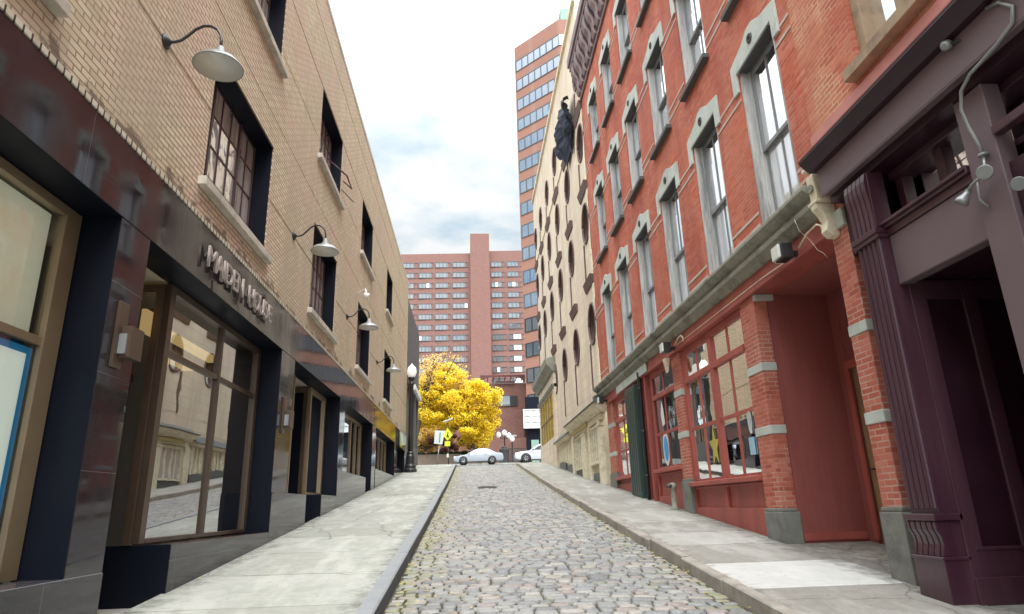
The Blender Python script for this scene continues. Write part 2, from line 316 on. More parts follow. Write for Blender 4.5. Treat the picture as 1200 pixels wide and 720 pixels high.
# ------------------------------------------------------------------ mesh builder
class MB:
    def __init__(s): s.v = []; s.f = []; s.mi = []; s.sm = []; s.tone = []
    def add(s, vs, fs, mi=0, smooth=False, tone=.5):
        o = len(s.v); s.v += [tuple(p) for p in vs]
        for q in fs: s.f.append([o+i for i in q]); s.mi.append(mi); s.sm.append(smooth); s.tone.append(tone)
        return s
    def box(s, x0, x1, y0, y1, z0, z1, mi=0, tone=.5):
        if x0 > x1: x0, x1 = x1, x0
        if y0 > y1: y0, y1 = y1, y0
        if z0 > z1: z0, z1 = z1, z0
        v = [(x, y, z) for z in (z0, z1) for x, y in ((x0, y0), (x1, y0), (x1, y1), (x0, y1))]
        return s.add(v, [(0, 3, 2, 1), (4, 5, 6, 7), (0, 1, 5, 4), (1, 2, 6, 5), (2, 3, 7, 6), (3, 0, 4, 7)], mi, False, tone)
    def facebox(s, *a, faces=(0, 2), mi=1):
        o = len(s.f); s.box(*a)
        for k in faces: s.mi[o+k] = mi
        return s
    def prism(s, axis, poly, a0, a1, mi=0, cap=True, smooth=False):
        n = len(poly)
        def P(p, a): return (a, p[0], p[1]) if axis == 'x' else (p[0], a, p[1]) if axis == 'y' else (p[0], p[1], a)
        v = [P(p, a0) for p in poly] + [P(p, a1) for p in poly]
        fs = [(i, (i+1) % n, n+(i+1) % n, n+i) for i in range(n)]
        if cap: fs += [tuple(range(n))[::-1], tuple(range(n, 2*n))]
        return s.add(v, fs, mi, smooth)
    def tube(s, pts, r, n=8, mi=0):
        pts = [Vector(p) for p in pts]; rs = r if isinstance(r, (list, tuple)) else [r]*len(pts)
        v = []; up = None
        for i, p in enumerate(pts):
            d = (pts[min(i+1, len(pts)-1)] - pts[max(i-1, 0)]).normalized()
            if up is None: up = d.orthogonal().normalized()
            up = (up - d*up.dot(d)).normalized(); w = d.cross(up)
            for k in range(n):
                a = 2*PI*k/n; v.append(p + (up*math.cos(a) + w*math.sin(a))*rs[i])
        fs = [(i*n+k, i*n+(k+1) % n, (i+1)*n+(k+1) % n, (i+1)*n+k) for i in range(len(pts)-1) for k in range(n)]
        fs += [tuple(range(n))[::-1], tuple(range((len(pts)-1)*n, len(pts)*n))]
        return s.add(v, fs, mi, True)
    def lathe(s, prof, c=(0, 0, 0), n=20, mat=None, mi=0, smooth=True, flute=0):
        v = []; m = mat or Matrix.Identity(3)
        for r, z in prof:
            for k in range(n):
                rr = r*(1 - (flute if k % 2 else 0)); a = 2*PI*k/n
                v.append(Vector(c) + m @ Vector((rr*math.cos(a), rr*math.sin(a), z)))
        fs = [(i*n+k, i*n+(k+1) % n, (i+1)*n+(k+1) % n, (i+1)*n+k) for i in range(len(prof)-1) for k in range(n)]
        fs += [tuple(range(n))[::-1], tuple(range((len(prof)-1)*n, len(prof)*n))]
        return s.add(v, fs, mi, smooth)
    def build(s, name, mats, parent=None, bevel=0, recalc=True, loc=None, seg=1):
        me = bpy.data.meshes.new(name)
        o0 = Vector(loc) if loc is not None else (wloc(parent) if parent else Vector((0, 0, 0)))
        me.from_pydata([tuple(Vector(p)-o0) for p in s.v], [], s.f)
        if not isinstance(mats, (list, tuple)): mats = [mats]
        for m in mats: me.materials.append(m)
        me.polygons.foreach_set('material_index', s.mi); me.polygons.foreach_set('use_smooth', s.sm)
        if recalc:
            bm = bmesh.new(); bm.from_mesh(me); bmesh.ops.recalc_face_normals(bm, faces=bm.faces); bm.to_mesh(me); bm.free()
        a = me.attributes.new('tone', 'FLOAT', 'FACE'); a.data.foreach_set('value', s.tone)
        o = bpy.data.objects.new(name, me); COL.objects.link(o)
        if parent: o.parent = parent; o.location = o0 - wloc(parent)
        else: o.location = o0
        if bevel:
            b = o.modifiers.new('bevel', 'BEVEL'); b.width = bevel; b.segments = seg; b.limit_method = 'ANGLE'; b.angle_limit = .6
        return o
def wloc(o):
    l = Vector((0, 0, 0))
    while o: l += o.location; o = o.parent
    return l
def tag(o, label=None, cat=None, group=None, kind=None):
    if label: o['label'] = label
    if cat: o['category'] = cat
    if group: o['group'] = group
    if kind: o['kind'] = kind
    return o
def empty(name, loc, label, cat, group=None):
    o = bpy.data.objects.new(name, None); COL.objects.link(o); o.location = loc; o.empty_display_size = .2
    return tag(o, label, cat, group)
def dup(o, loc=None, label=None, parent='same'):
    c = o.copy(); COL.objects.link(c)
    c.parent = o.parent if parent == 'same' else parent
    if loc is not None: c.location = loc
    if label: c['label'] = label
    for ch in o.children: dup(ch, parent=c)
    return c

def gridwall(mb, X, y0, y1, z0, z1, holes, depth, sgn, grooves=(), mi=0, mi_rev=None):
    """wall face at x=X with rectangular holes (ya,yb,za,zb) whose reveals go back by depth in direction sgn; grooves are shallow holes with a back"""
    if mi_rev is None: mi_rev = mi
    allh = [(h, depth, False) for h in holes] + [(g, .025, True) for g in grooves]
    ys = sorted({y0, y1, *[v for h, _, _ in allh for v in h[:2] if y0 < v < y1]})
    zs = sorted({z0, z1, *[v for h, _, _ in allh for v in h[2:] if z0 < v < z1]})
    for i in range(len(ys)-1):
        for j in range(len(zs)-1):
            cy, cz = (ys[i]+ys[i+1])/2, (zs[j]+zs[j+1])/2
            hit = None
            for h, d, back in allh:
                if h[0] < cy < h[1] and h[2] < cz < h[3]: hit = (h, d, back); break
            if hit and not hit[2]: continue
            x = X + (sgn*hit[1] if hit else 0)
            q = [(x, ys[i], zs[j]), (x, ys[i+1], zs[j]), (x, ys[i+1], zs[j+1]), (x, ys[i], zs[j+1])]
            mb.add(q, [(0, 1, 2, 3) if sgn < 0 else (3, 2, 1, 0)], mi)
    for h, d, back in allh:
        a, b, c, e = h; x2 = X + sgn*d
        for q in (((X, a, c), (X, a, e), (x2, a, e), (x2, a, c)), ((X, b, c), (x2, b, c), (x2, b, e), (X, b, e)),
                  ((X, a, e), (X, b, e), (x2, b, e), (x2, a, e)), ((X, a, c), (x2, a, c), (x2, b, c), (X, b, c))):
            mb.add(q, [(0, 1, 2, 3)], mi if back else mi_rev)

# ================================================================== GROUND
def strip(name, mat, xa, xb, y0, y1, dz, step, kind='structure'):
    mb = MB(); n = max(1, int((y1-y0)/step)); ys = [y0+(y1-y0)*i/n for i in range(n+1)]
    v = [(x, y, G(y)+dz) for y in ys for x in (xa, xb)]
    mb.add(v, [(2*i, 2*i+1, 2*i+3, 2*i+2) for i in range(n)])
    return tag(mb.build(name, mat, recalc=False), kind=kind)
g = MB()
ysg = [-60, -30, -10, 0, 10, 20, 30, 39, 50, 64, 70, 120, 400, 2500]
for i in range(len(ysg)-1):
    a, b = ysg[i], ysg[i+1]
    g.add([(-900, a, G(a)-.35), (900, a, G(a)-.35), (900, b, G(b)-.35), (-900, b, G(b)-.35)], [(0, 1, 2, 3)])
tag(g.build('ground', EARTH, recalc=False), kind='structure')
strip('road_bed', JOINT, -.92, 2.72, -8, 40.6, -.022, 1)
strip('cross_street', ASPH, -60, 60, 40.6, 64, .004, 2)
tag(MB().box(-60, 60, 64, 90, G(64)-.3, G(64)+.13).build('far_pavement', PAVE_L), kind='structure')

# --- stone setts, one sheet of stones following the slope
mb = MB(); y = -3.0; row = 0; rnd = random.Random(3)
while y < 40.5:
    rh = rnd.uniform(.115, .155); x = -.90 + rnd.uniform(-.12, 0)
    sag_ph = rnd.uniform(0, 6)
    while x < 2.70:
        w = rnd.uniform(.14, .27); xa = max(x, -.90); xb = min(x+w, 2.70)
        if xb - xa > .06:
            t = rnd.random(); t = t if rnd.random() > .16 else rnd.choice((.9, .95, .98, .05))
            g_ = .0105; z0 = rnd.uniform(-.007, .007); dx = (xb-xa)/2-g_; dy = rh/2-g_; cx_, cy_ = (xa+xb)/2, y+rh/2
            cy_ += .007*math.sin(x*1.7+sag_ph)
            tl = (rnd.uniform(-.02, .02), rnd.uniform(-.03, .03))
            j = [(rnd.uniform(-.007, .007), rnd.uniform(-.006, .006)) for _ in range(4)]
            rings = ((1.0, 1.0, -.04), (.975, .965, -.007), (.80, .75, .004))
            v = []
            for sx, sy, zz in rings:
                for k, (qx, qy) in enumerate(((-1, -1), (1, -1), (1, 1), (-1, 1))):
                    px = cx_+qx*dx*sx+j[k][0]; py = cy_+qy*dy*sy+j[k][1]
                    crown = .03*(1-((px-.9)/1.8)**2)
                    v.append((px, py, G(py)+z0+zz+crown-.02+(px-cx_)*tl[0]+(py-cy_)*tl[1]))
            fs = [(r*4+k, r*4+(k+1) % 4, (r+1)*4+(k+1) % 4, (r+1)*4+k) for r in range(2) for k in range(4)] + [(8, 9, 10, 11)]
            mb.add(v, fs, 0, True, t)
        x += w
    y += rh; row += 1
tag(mb.build('cobbled_road', COBBLE, recalc=False), kind='structure')

# --- pavements with expansion joints
def paving(name, mat, xa, xb, cuts, tones, off, slope, gap=.008):
    mb = MB()
    for i in range(len(cuts)-1):
        a, b = cuts[i]+gap, cuts[i+1]-gap; n = max(1, int((b-a)/.8))
        for (ca, cb, tt) in ([(xa, xb, tones[i % len(tones)])] if not isinstance(tones[i % len(tones)], tuple) else
                             [(xa, (xa+xb)/2-gap, tones[i % len(tones)][0]), ((xa+xb)/2+gap, xb, tones[i % len(tones)][1])]):
            for k in range(n):
                p, q = a+(b-a)*k/n, a+(b-a)*(k+1)/n
                zz = lambda x, y: G(y)+off+slope*(abs(x)-1)
                v = [(ca, p, zz(ca, p)), (cb, p, zz(cb, p)), (cb, q, zz(cb, q)), (ca, q, zz(ca, q))]
                d = [(x, y, z-.1) for x, y, z in v]
                mb.add(v+d, [(0, 1, 2, 3), (0, 4, 5, 1), (2, 6, 7, 3), (1, 5, 6, 2), (3, 7, 4, 0)], 0, False, tt)
    return tag(mb.build(name, mat, recalc=False), kind='structure')
rp = random.Random(5)
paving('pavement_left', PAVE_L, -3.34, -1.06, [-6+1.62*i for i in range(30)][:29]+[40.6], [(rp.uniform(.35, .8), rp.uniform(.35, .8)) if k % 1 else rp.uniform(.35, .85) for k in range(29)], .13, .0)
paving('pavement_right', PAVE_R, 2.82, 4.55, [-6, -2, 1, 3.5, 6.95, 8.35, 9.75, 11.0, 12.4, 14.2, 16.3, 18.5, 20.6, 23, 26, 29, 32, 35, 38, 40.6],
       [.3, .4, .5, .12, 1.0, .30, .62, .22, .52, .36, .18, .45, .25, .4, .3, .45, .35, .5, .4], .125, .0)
strip('pavement_bed_left', JOINT, -3.4, -1.0, -6, 40.6, .06, 1)
strip('pavement_bed_right', JOINT, 2.78, 7.0, -6, 40.6, .06, 1)
strip('porch_threshold', PAVE_R, 4.556, 6.5, -6, 20.4, .121, 1)
def kerb(name, mats, xa, xb, face, y0, y1, off, L, wob):
    mb = MB(); r = random.Random(11); y = y0
    while y < y1:
        b = min(y+L*r.uniform(.8, 1.2), y1); jx, jz = r.uniform(-wob, wob), r.uniform(-wob, wob)*.7
        za, zb = G(y), G(b-.01)
        xs = (xa+.004, xb+jx); c = .015
        sg = 1 if face == 'R' else -1
        # cross-section with a worn arris on the street side
        if face == 'R': sec = [(xa, -.1), (xa, off), (xb+jx-c, off+jz), (xb+jx, off+jz-c), (xb+jx+.01, -.1)]
        else: sec = [(xb, -.1), (xb, off), (xa+jx+c, off+jz), (xa+jx, off+jz-c), (xa+jx-.01, -.1)]
        n = len(sec); v = [(p, y+.004, za+q) for p, q in sec] + [(p, b-.004, zb+q) for p, q in sec]
        fs = [(i, i+1, n+i+1, n+i) for i in range(n-1)] + [tuple(range(n)), tuple(range(n, 2*n))]
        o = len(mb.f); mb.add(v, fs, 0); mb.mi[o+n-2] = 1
        y = b
    return tag(mb.build(name, mats), kind='structure')
kerb('kerb_left', [KERB, KERBF], -1.07, -.91, 'R', -6, 40.6, .145, 1.9, .006)
kerb('kerb_right', [KERB_R, KERB_R], 2.70, 2.825, 'L', -6, 40.6, .13, 1.3, .02)

# ================================================================== LEFT: tan brick building with granite shopfront
XL = -3.3
LB = empty('brick_building', (XL, 14, 1), 'tan brick building with polished dark granite shopfront', 'building')
YE = 33.55; YS = -6
row1 = [(1.9, 4.4), (7.48, 10.0), (13.0, 15.45), (18.62, 21.05), (24.7, 26.9)]
row2 = [(1.9, 4.4), (7.45, 10.0), (13.0, 15.42), (18.65, 20.95), (24.8, 26.75)]
H1 = (5.60, 7.56); H2 = (9.17, 10.97)
holes = [(a, b, *H1) for a, b in row1] + [(a, b, *H2) for a, b in row2]
gr = []
def between(wins, z):
    ys = [YS]+[v for w in wins for v in w]+[YE]
    for i in range(0, len(ys), 2):
        a, b = ys[i], ys[i+1]
        gr.append((a+(.002 if i else 0), b-(.002 if i < len(ys)-2 else 0), z-.016, z+.016))
between(row1, 6.59); gr.append((YS, YE, 8.08, 8.11)); between(row2, 9.52); between(row2, 10.955-.03); gr.append((YS, YE, 12.3, 12.33))
mb = MB(); gridwall(mb, XL-.02, YS, YE, 5.07, 13.15, holes, .12, -1, gr)
mb.add([(XL-.02, YE, G(YE)-1), (XL-9, YE, G(YE)-1), (XL-9, YE, 13.15), (XL-.02, YE, 13.15)], [(0, 1, 2, 3)])
mb.add([(XL-.02, YS, -2), (XL-9, YS, -2), (XL-9, YS, 13.15), (XL-.02, YS, 13.15)], [(0, 1, 2, 3)])
mb.build('wall', BR_TAN, LB, recalc=False)
MB().box(XL-9, XL-.005, YS, YE, 13.152, 13.3).build('roof', STONE, LB, bevel=.01)
MB().facebox(XL-.42, XL, YS, YE, 4.34, 5.07, faces=(0,)).build('fascia', [GRANITE_F, NAVY], LB, bevel=.006)  # underside darkened by colour, as on the column returns
MB().box(XL-.06, XL+.012, YS, YE, 5.072, 5.125).build('ledge', TRIM_TILE, LB)
# dark lined reveals, steel windows and sills
def steel_window(ya, yb, za, zb, first):
    w = MB()
    # lining
    t = .02; d0, d1 = XL-.04, XL-.36
    w.box(d1, d0, ya, ya+t, za, zb); w.box(d1, d0, yb-t, yb, za, zb); w.box(d1, d0, ya+t, yb-t, zb-t, zb); w.box(d1, d0, ya+t, yb-t, za, za+t)
    fr = w.build('window', NAVY, LB, loc=(XL, ya, za))
    m = MB(); X0, X1 = XL-.355, XL-.325
    a, b, c, d = ya+t, yb-t, za+t, zb-t
    nv = 7 if b-a > 2.2 else 6; nh = 4
    for i in range(nv+1):
        yy = a+(b-a)*i/nv; th = .028 if i in (0, nv, 2, nv-2) else .013
        m.box(X0, X1+(.015 if th > .02 else 0), yy-th, yy+th, c, d)
    for j in range(nh+1):
        zz = c+(d-c)*j/nh; th = .028 if j in (0, nh) else .012
        m.box(X0+.004, X1-.004, a, b, zz-th, zz+th)
    m.build('frame', STEELF, fr)
    MB().add([(XL-.342, a, c), (XL-.342, b, c), (XL-.342, b, d), (XL-.342, a, d)], [(0, 1, 2, 3)]).build('pane', GL_STEEL, fr)
    MB().box(XL-.34, XL+.08, ya-.13, yb+.13, za-.12, za-.002).build('sill', STONE, fr, bevel=.008)
    return fr
for (a, b) in row1: steel_window(a, b, *H1, True)
w2 = [steel_window(a, b, *H2, False) for (a, b) in row2]
# one small vent leaf stands open in the third upper window
c_ = MB(); c_.add([(XL-.30, 15.30, 9.85), (XL+.28, 15.62, 9.30), (XL+.28, 15.62, 9.34), (XL-.30, 15.30, 9.89)], [(0, 1, 2, 3)])
c_.tube([(XL-.3, 14.9, 10.2), (XL+.20, 15.0, 9.75), (XL+.20, 15.7, 9.75), (XL-.3, 15.6, 10.2)], .02, 6)
c_.build('open_vent', STEELF, w2[2])

# columns
cols_ = [(-3.2, -2.4), (5.86, 6.43), (11.32, 12.2), (16.63, 17.3), (22.22, 23.04), (28.68, 29.5), (33.0, 33.54)]
for i, (a, b) in enumerate(cols_):
    MB().facebox(XL-.42, XL-.004, a, b, G(a)-.3, 4.338).build('column', [GRANITE, NAVY], LB, bevel=.005)  # near return and underside coloured dark, standing in for dark reflections
# plinths: (y0,y1,top)
plinths = [(-2.4, 6.43, 1.13), (7.75, 11.32, 1.30), (11.321, 13.65, 1.93), (15.0, 16.63, 1.95), (16.631, 21.05, 2.57), (23.04, 28.68, 2.95), (28.681, 31.5, 3.35)]
for a, b, z in plinths:
    MB().facebox(XL-.75, XL+.008, a, b, G(a)-.3, z, faces=(2,)).build('plinth', [GRANITE, NAVY], LB, bevel=.006)  # near side coloured dark in place of its reflection
# shop room behind the glass
mb = MB(); XR = -6.5
mb.box(XR-.1, XR, YS, YE, -1, 4.6); mb.box(XR, XL-.42, YS, YE, 4.345, 4.5)
mb.box(XR, XL-.9, YS, 7.6, -.5, 1.0); mb.box(XR, XL-.9, 7.6, 15, 0, 1.25); mb.box(XR, XL-.9, 15, YE, 1, 2.0)
for yy in (6.6, 12.6, 17.5, 23.5, 29.2): mb.box(XR, XL-.95, yy, yy+.12, 0, 4.4)
mb.build('shop_room', ROOM, LB)
MB().box(XL-2.2, XL-1.9, 8.0, 12.6, 4.25, 4.33).box(XL-1.0, XL-.92, 8.0, 10.7, 3.98, 4.10).box(XL-.9, XL-.84, 6.9, 7.3, 3.85, 4.15).build('light_strip', WARM, LB)
def shop_window(ya, yb, z0, z1, X, verts, trans, fm, label=None, gl=GL_SHOP, t=.045, jr=.09, bottom=.05):
    m = MB()
    m.box(X-.05, X+.03, ya, ya+jr, z0, z1); m.box(X-.05, X+.03, yb-jr, yb, z0, z1)
    m.box(X-.05, X+.029, ya+jr, yb-jr, z1-.09, z1); m.box(X-.05, X+.029, ya+jr, yb-jr, z0, z0+bottom)
    for v in verts: m.box(X-.05, X+.02, v-t, v+t, z0+bottom, z1-.09)
    for z in trans: m.box(X-.045, X+.012, ya+jr, yb-jr, z-t*.8, z+t*.8)
    o = m.build('window', fm, LB, bevel=.003, loc=(X, ya, z0))
    MB().add([(X-.02, ya+jr, z0+bottom), (X-.02, yb-jr, z0+bottom), (X-.02, yb-jr, z1-.09), (X-.02, ya+jr, z1-.09)], [(0, 1, 2, 3)]).build('pane', gl, o)
    return o
XG = XL-.385
w0 = shop_window(-2.4, 5.84, 1.14, 4.33, XG, [2.2], [3.06], GOLDF, jr=.22, gl=GL_CLEAR)
MB().box(XG-.10, XG-.095, -2, 5.6, 3.12, 4.24).build('blind', simple('pale_green_glow_blind', (.90, .92, .76), .6, var=.1, scale=1.0, dirt=(.85, .64, .42), Emission_Color=(.80, .84, .66, 1), Emission_Strength=.20), w0)  # faint glow added to the blind to brighten the pane
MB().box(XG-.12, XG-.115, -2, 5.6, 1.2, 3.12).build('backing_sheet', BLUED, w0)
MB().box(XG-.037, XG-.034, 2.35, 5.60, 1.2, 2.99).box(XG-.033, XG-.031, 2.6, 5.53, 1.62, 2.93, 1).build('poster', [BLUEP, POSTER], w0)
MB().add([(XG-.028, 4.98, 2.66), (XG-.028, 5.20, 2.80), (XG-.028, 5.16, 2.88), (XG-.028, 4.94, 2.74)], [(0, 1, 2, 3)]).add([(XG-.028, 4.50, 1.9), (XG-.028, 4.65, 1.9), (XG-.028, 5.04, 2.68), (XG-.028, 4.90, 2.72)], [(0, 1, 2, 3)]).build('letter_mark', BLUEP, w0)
shop_window(7.78, 11.31, 1.31, 4.33, XG, [9.57], [3.50], BRONZE, jr=.13)
# glazed return and recessed entrance of each bay
def entrance(ya, yb, zt, blue=False):
    z0 = G(ya)+.15
    m = MB(); m.box(XL-1.25, XL-1.18, ya, ya+.12, z0, 4.3); m.box(XL-1.25, XL-1.18, yb-.12, yb, z0, 4.3); m.box(XL-1.25, XL-1.18, ya+.12, yb-.12, 3.3, 3.4); m.box(XL-1.25, XL-1.18, ya+.12, yb-.12, z0, z0+.2)
    d = m.build('door', BRONZE, LB, loc=(XL-1.2, ya, z0))
    MB().box(XL-1.22, XL-1.21, ya+.12, yb-.12, z0+.2, 4.3).build('pane', BLUED if blue else GL_DARK, d)
    MB().tube([(XL-1.14, yb-.2, z0+.8), (XL-1.14, yb-.2, z0+1.3)], .018).build('handle', LAMPM, d)
    MB().box(XL-1.2, XL-.42, yb-.006, yb-.001, zt+.001, 4.3).build('side_light', NAVY if blue else GL_DARK, LB)
    mm = MB()
    for xx in (XL-.46, XL-.80): mm.box(xx-.04, xx+.04, yb-.06, yb-.008, zt+.003, 4.3)
    mm.box(XL-.76, XL-.50, yb-.055, yb-.01, 4.2, 4.3); mm.build('frame', BRONZE, LB)
    MB().box(XL-1.9, XL+.002, ya, yb, z0-.3, z0-.03).build('threshold', CONC, LB)
entrance(6.43, 7.76, 1.30); entrance(13.65, 15.0, 1.95, True)
shop_window(12.21, 13.64, 1.94, 4.33, XG, [12.95], [], GOLDF, jr=.06)
shop_window(15.01, 16.62, 1.96, 4.33, XG, [], [], GOLDF, jr=.12, gl=GL_SHOP)
shop_window(17.31, 22.2, 2.58, 4.33, XG, [18.6, 20.3, 21.2], [], GOLDF, jr=.15)
shop_window(23.05, 28.67, 2.96, 4.33, XG, [24.2, 25.4, 26.6, 27.6], [], GOLDF, jr=.10)
shop_window(29.51, 32.99, 3.36, 4.33, XG, [30.6, 31.8], [], GOLDF, jr=.10)

# letters on the fascia, each standing off the granite
sg = empty('shop_sign', (XL, 9.05, 4.6), 'raised metal shop name letters on the dark granite fascia', 'sign')
def text_mesh(txt, size, ext, mat, name, parent, place):
    cu = bpy.data.curves.new('t', 'FONT'); cu.body = txt; cu.size = size; cu.extrude = ext; cu.align_x = 'CENTER'; cu.resolution_u = 3
    ob = bpy.data.objects.new('t', cu); COL.objects.link(ob); bpy.context.view_layer.update()
    me = bpy.data.meshes.new_from_object(ob.evaluated_get(bpy.context.evaluated_depsgraph_get())); COL.objects.unlink(ob); bpy.data.objects.remove(ob)
    me.transform(place); me.name = name; me.materials.clear(); me.materials.append(mat)
    o = bpy.data.objects.new(name, me); COL.objects.link(o)
    if parent: o.parent = parent
    return o
# facade frame for the left side: text right -> +Y, up -> +Z, out -> +X
FL = Matrix(((0, 0, 1, 0), (1, 0, 0, 0), (0, 1, 0, 0), (0, 0, 0, 1)))
wid = {'I': .11, 'M': .27, 'A': .235, 'D': .235, 'E': .20, 'N': .24, 'H': .24, 'O': .25, 'U': .235, 'S': .21, ' ': .24}
txt = 'MAIDEN HOUSE'; tot = sum(wid[c] for c in txt); yy = -tot/2*1.0
for ch in txt:
    w = wid[ch]
    if ch != ' ':
        text_mesh(ch, .40, .014, CHROME, 'letter', sg, Matrix.Translation((.055, yy+w/2, -.05)) @ FL @ Matrix.Scale(1.0, 4))
        MB().tube([(XL-.005, 9.05+yy+w/2, 4.68), (XL+.06, 9.05+yy+w/2, 4.68)], .009, 6).build('pin', LAMPM, sg)
    yy += w

# gooseneck lamps
def gooseneck(y, z, label):
    t = empty('gooseneck_lamp', (XL-.02, y, z), label, 'wall lamp', 'gooseneck lamps on the tan brick wall')
    X = XL-.02
    MB().lathe([(.0, 0), (.085, 0), (.085, .02), (.05, .035), (.03, .06), (.0, .06)], (X, y, z), 16, Matrix(((0, 0, 1), (0, 1, 0), (-1, 0, 0)))).build('mount', BLACKM, t)
    pts = [(0.03, 0), (.10, -.005), (.17, .02), (.24, .09), (.31, .17), (.39, .215), (.47, .215), (.54, .175), (.585, .10), (.60, .02), (.60, -.08)]
    MB().tube([(X+a, y, z+b) for a, b in pts], .016, 8).build('arm', BLACKM, t)
    m = MB(); c = (X+.60, y, z-.31)
    m.lathe([(.035, .25), (.045, .17), (.06, .165), (.075, .12), (.12, .105), (.20, .07), (.245, .02), (.258, -.015), (.262, -.015), (.25, .015)], c, 28)
    s = m.build('lamp_shade', LAMPM, t)
    MB().lathe([(.255, -.012), (.24, .016), (.19, .055), (.10, .085), (.0, .09)], c, 28).build('inner_reflector', LAMPW, s)
for y, lb in ((6.16, 'large gooseneck lamp above the shop letters, nearest the viewer'), (11.52, 'gooseneck lamp beside the second lower steel window'),
              (16.97, 'gooseneck lamp under the small white wall camera'), (22.74, 'gooseneck lamp beside the last lower steel window')):
    gooseneck(y, 6.59, lb)
# wall camera
t = empty('security_camera', (XL-.02, 18.3, 7.62), 'small white security camera above a gooseneck lamp', 'camera')
MB().tube([(XL-.02, 18.3, 7.62), (XL+.1, 18.3, 7.75), (XL+.25, 18.2, 7.78), (XL+.3, 18.1, 7.6)], .022).build('arm', WHITEP, t)
MB().lathe([(.0, -.1), (.07, -.07), (.09, 0), (.09, .06), (.0, .07)], (XL+.3, 18.1, 7.55), 14).build('dome', WHITEP, t)
# sconces
for y, lb in ((6.18, 'slim metal wall sconce on the nearest granite column'), (11.76, 'slim metal wall sconce on the second granite column')):
    t = empty('wall_sconce', (XL, y, 3.25), lb, 'wall light', 'sconces on the granite columns')
    MB().box(XL-.003, XL+.03, y-.17, y-.01, 2.92, 3.55).build('back_plate', BRONZE, t, bevel=.004)
    MB().box(XL+.03, XL+.13, y-.10, y+.13, 3.02, 3.32).build('lamp_body', BRONZE, t, bevel=.004)
    MB().box(XL+.031, XL+.10, y-.125, y-.101, 3.05, 3.24).build('diffuser', LAMPM, t)

# ---- charcoal building beyond, street post
DB = empty('charcoal_building', (XL-.1, 38, 3.5), 'dark charcoal clad building past the tan brick one', 'building')
mb = MB(); dh = [(34.4, 36.2, 4.6, 8.1), (37.0, 39.2, 4.9, 8.1), (39.9, 41.6, 5.1, 8.1)]
gridwall(mb, XL-.08, 33.56, 42.1, G(33)-.5, 12.6, dh, .2, -1)
mb.add([(XL-.08, 42.1, 2), (XL-9, 42.1, 2), (XL-9, 42.1, 12.6), (XL-.08, 42.1, 12.6)], [(0, 1, 2, 3)]); mb.add([(XL-.08, 33.56, 12.6), (XL-9, 33.56, 12.6), (XL-9, 42.1, 12.6), (XL-.08, 42.1, 12.6)], [(0, 1, 2, 3)])
mb.build('wall', CHARC, DB, recalc=False)
for a, b, c, d in dh:
    wo = MB().box(XL-.26, XL-.2, a, a+.1, c, d).box(XL-.26, XL-.2, b-.1, b, c, d).box(XL-.26, XL-.2, a+.1, b-.1, d-.1, d).box(XL-.26, XL-.2, (a+b)/2-.04, (a+b)/2+.04, c, d-.1).build('window', GOLDF, DB)
    MB().box(XL-.245, XL-.24, a+.1, b-.1, c, d-.1).build('pane', GL_SHOP, wo)
MB().box(XL-.5, XL-.45, 34, 42, 3.6, 8.3).build('blind', BEIGE_D, DB)
MB().box(XL-.07, XL+.06, 34.6, 36.3, 8.38, 8.85).build('sign_panel', WHITEP, DB, bevel=.01)
MB().box(XL-.07, XL+.10, 37.6, 42.05, 8.2, 8.5).build('canopy_edge', WHITEP, DB, bevel=.01)

def lamp_post(x, y, z0, h, label, group=None, name='street_lamp'):
    t = empty(name, (x, y, z0), label, 'street lamp', group)
    MB().lathe([(.33, -.1), (.33, .12), (.28, .16), (.28, .30), (.22, .36), (.20, .75), (.16, .85), (.18, .9), (.13, .98), (0, 1.0)], (x, y, z0), 16, smooth=False).build('base', BLACKM, t, bevel=.01)
    MB().lathe([(.125, .9), (.115, 1.8), (.10, h-1.1), (.15, h-1.05), (.15, h-1.0), (.09, h-.97), (.09, h-.85), (.17, h-.78), (.19, h-.7), (0, h-.69)], (x, y, z0), 24, flute=.08).build('post', BLACKM, t)
    MB().lathe([(.12, h-.70), (.17, h-.66), (.235, h-.50), (.245, h-.38), (.21, h-.22), (.14, h-.12), (.06, h-.06), (.05, h-.03), (.02, h), (0, h+.06)], (x, y, z0), 22).build('globe', GLOBE, t)
lamp_post(-2.98, 32.6, G(32.6)+.13, 5.35, 'black lamp post with white acorn globe on the left pavement')

# ================================================================== RIGHT: red brick building (tavern below)
XRt = 4.5
RB = empty('brick_building', (XRt, 14.5, 2), 'red brick building with pale pointed window hoods over a red tavern front', 'building')
near = [7.68, 10.01, 12.37, 14.74, 17.04, 19.37]; WW = 1.26
rows = [(5.40, 8.36), (9.60, 12.03), (13.48, 15.76)]
holes = [(a, a+WW, c, d) for c, d in rows for a in near]
mb = MB(); gridwall(mb, XRt, 7.2, 21.96, 5.0, 18.4, holes, .12, 1)
mb.add([(XRt, 21.96, 5), (XRt+9, 21.96, 5), (XRt+9, 21.96, 18.4), (XRt, 21.96, 18.4)], [(0, 1, 2, 3)])
mb.add([(XRt, 7.2, 8), (XRt+9, 7.2, 8), (XRt+9, 7.2, 18.4), (XRt, 7.2, 18.4)], [(0, 1, 2, 3)])
mb.build('wall', BR_RED, RB, recalc=False)
# stone string courses between the windows
for ri, (c, d) in enumerate(rows):
    ys = [7.22]+[v for a in near for v in (a, a+WW)]+[21.94]
    for i in range(0, len(ys), 2):
        a, b = ys[i], ys[i+1]; lo = c+.10 if ri else c+.22
        for z in (d-.50, d-.29, lo, lo+.2):
            if b-a > .02: MB().box(XRt-.010, XRt+.01, a+.004, b-.004, z, z+.05).build('string_course', STRST, RB)
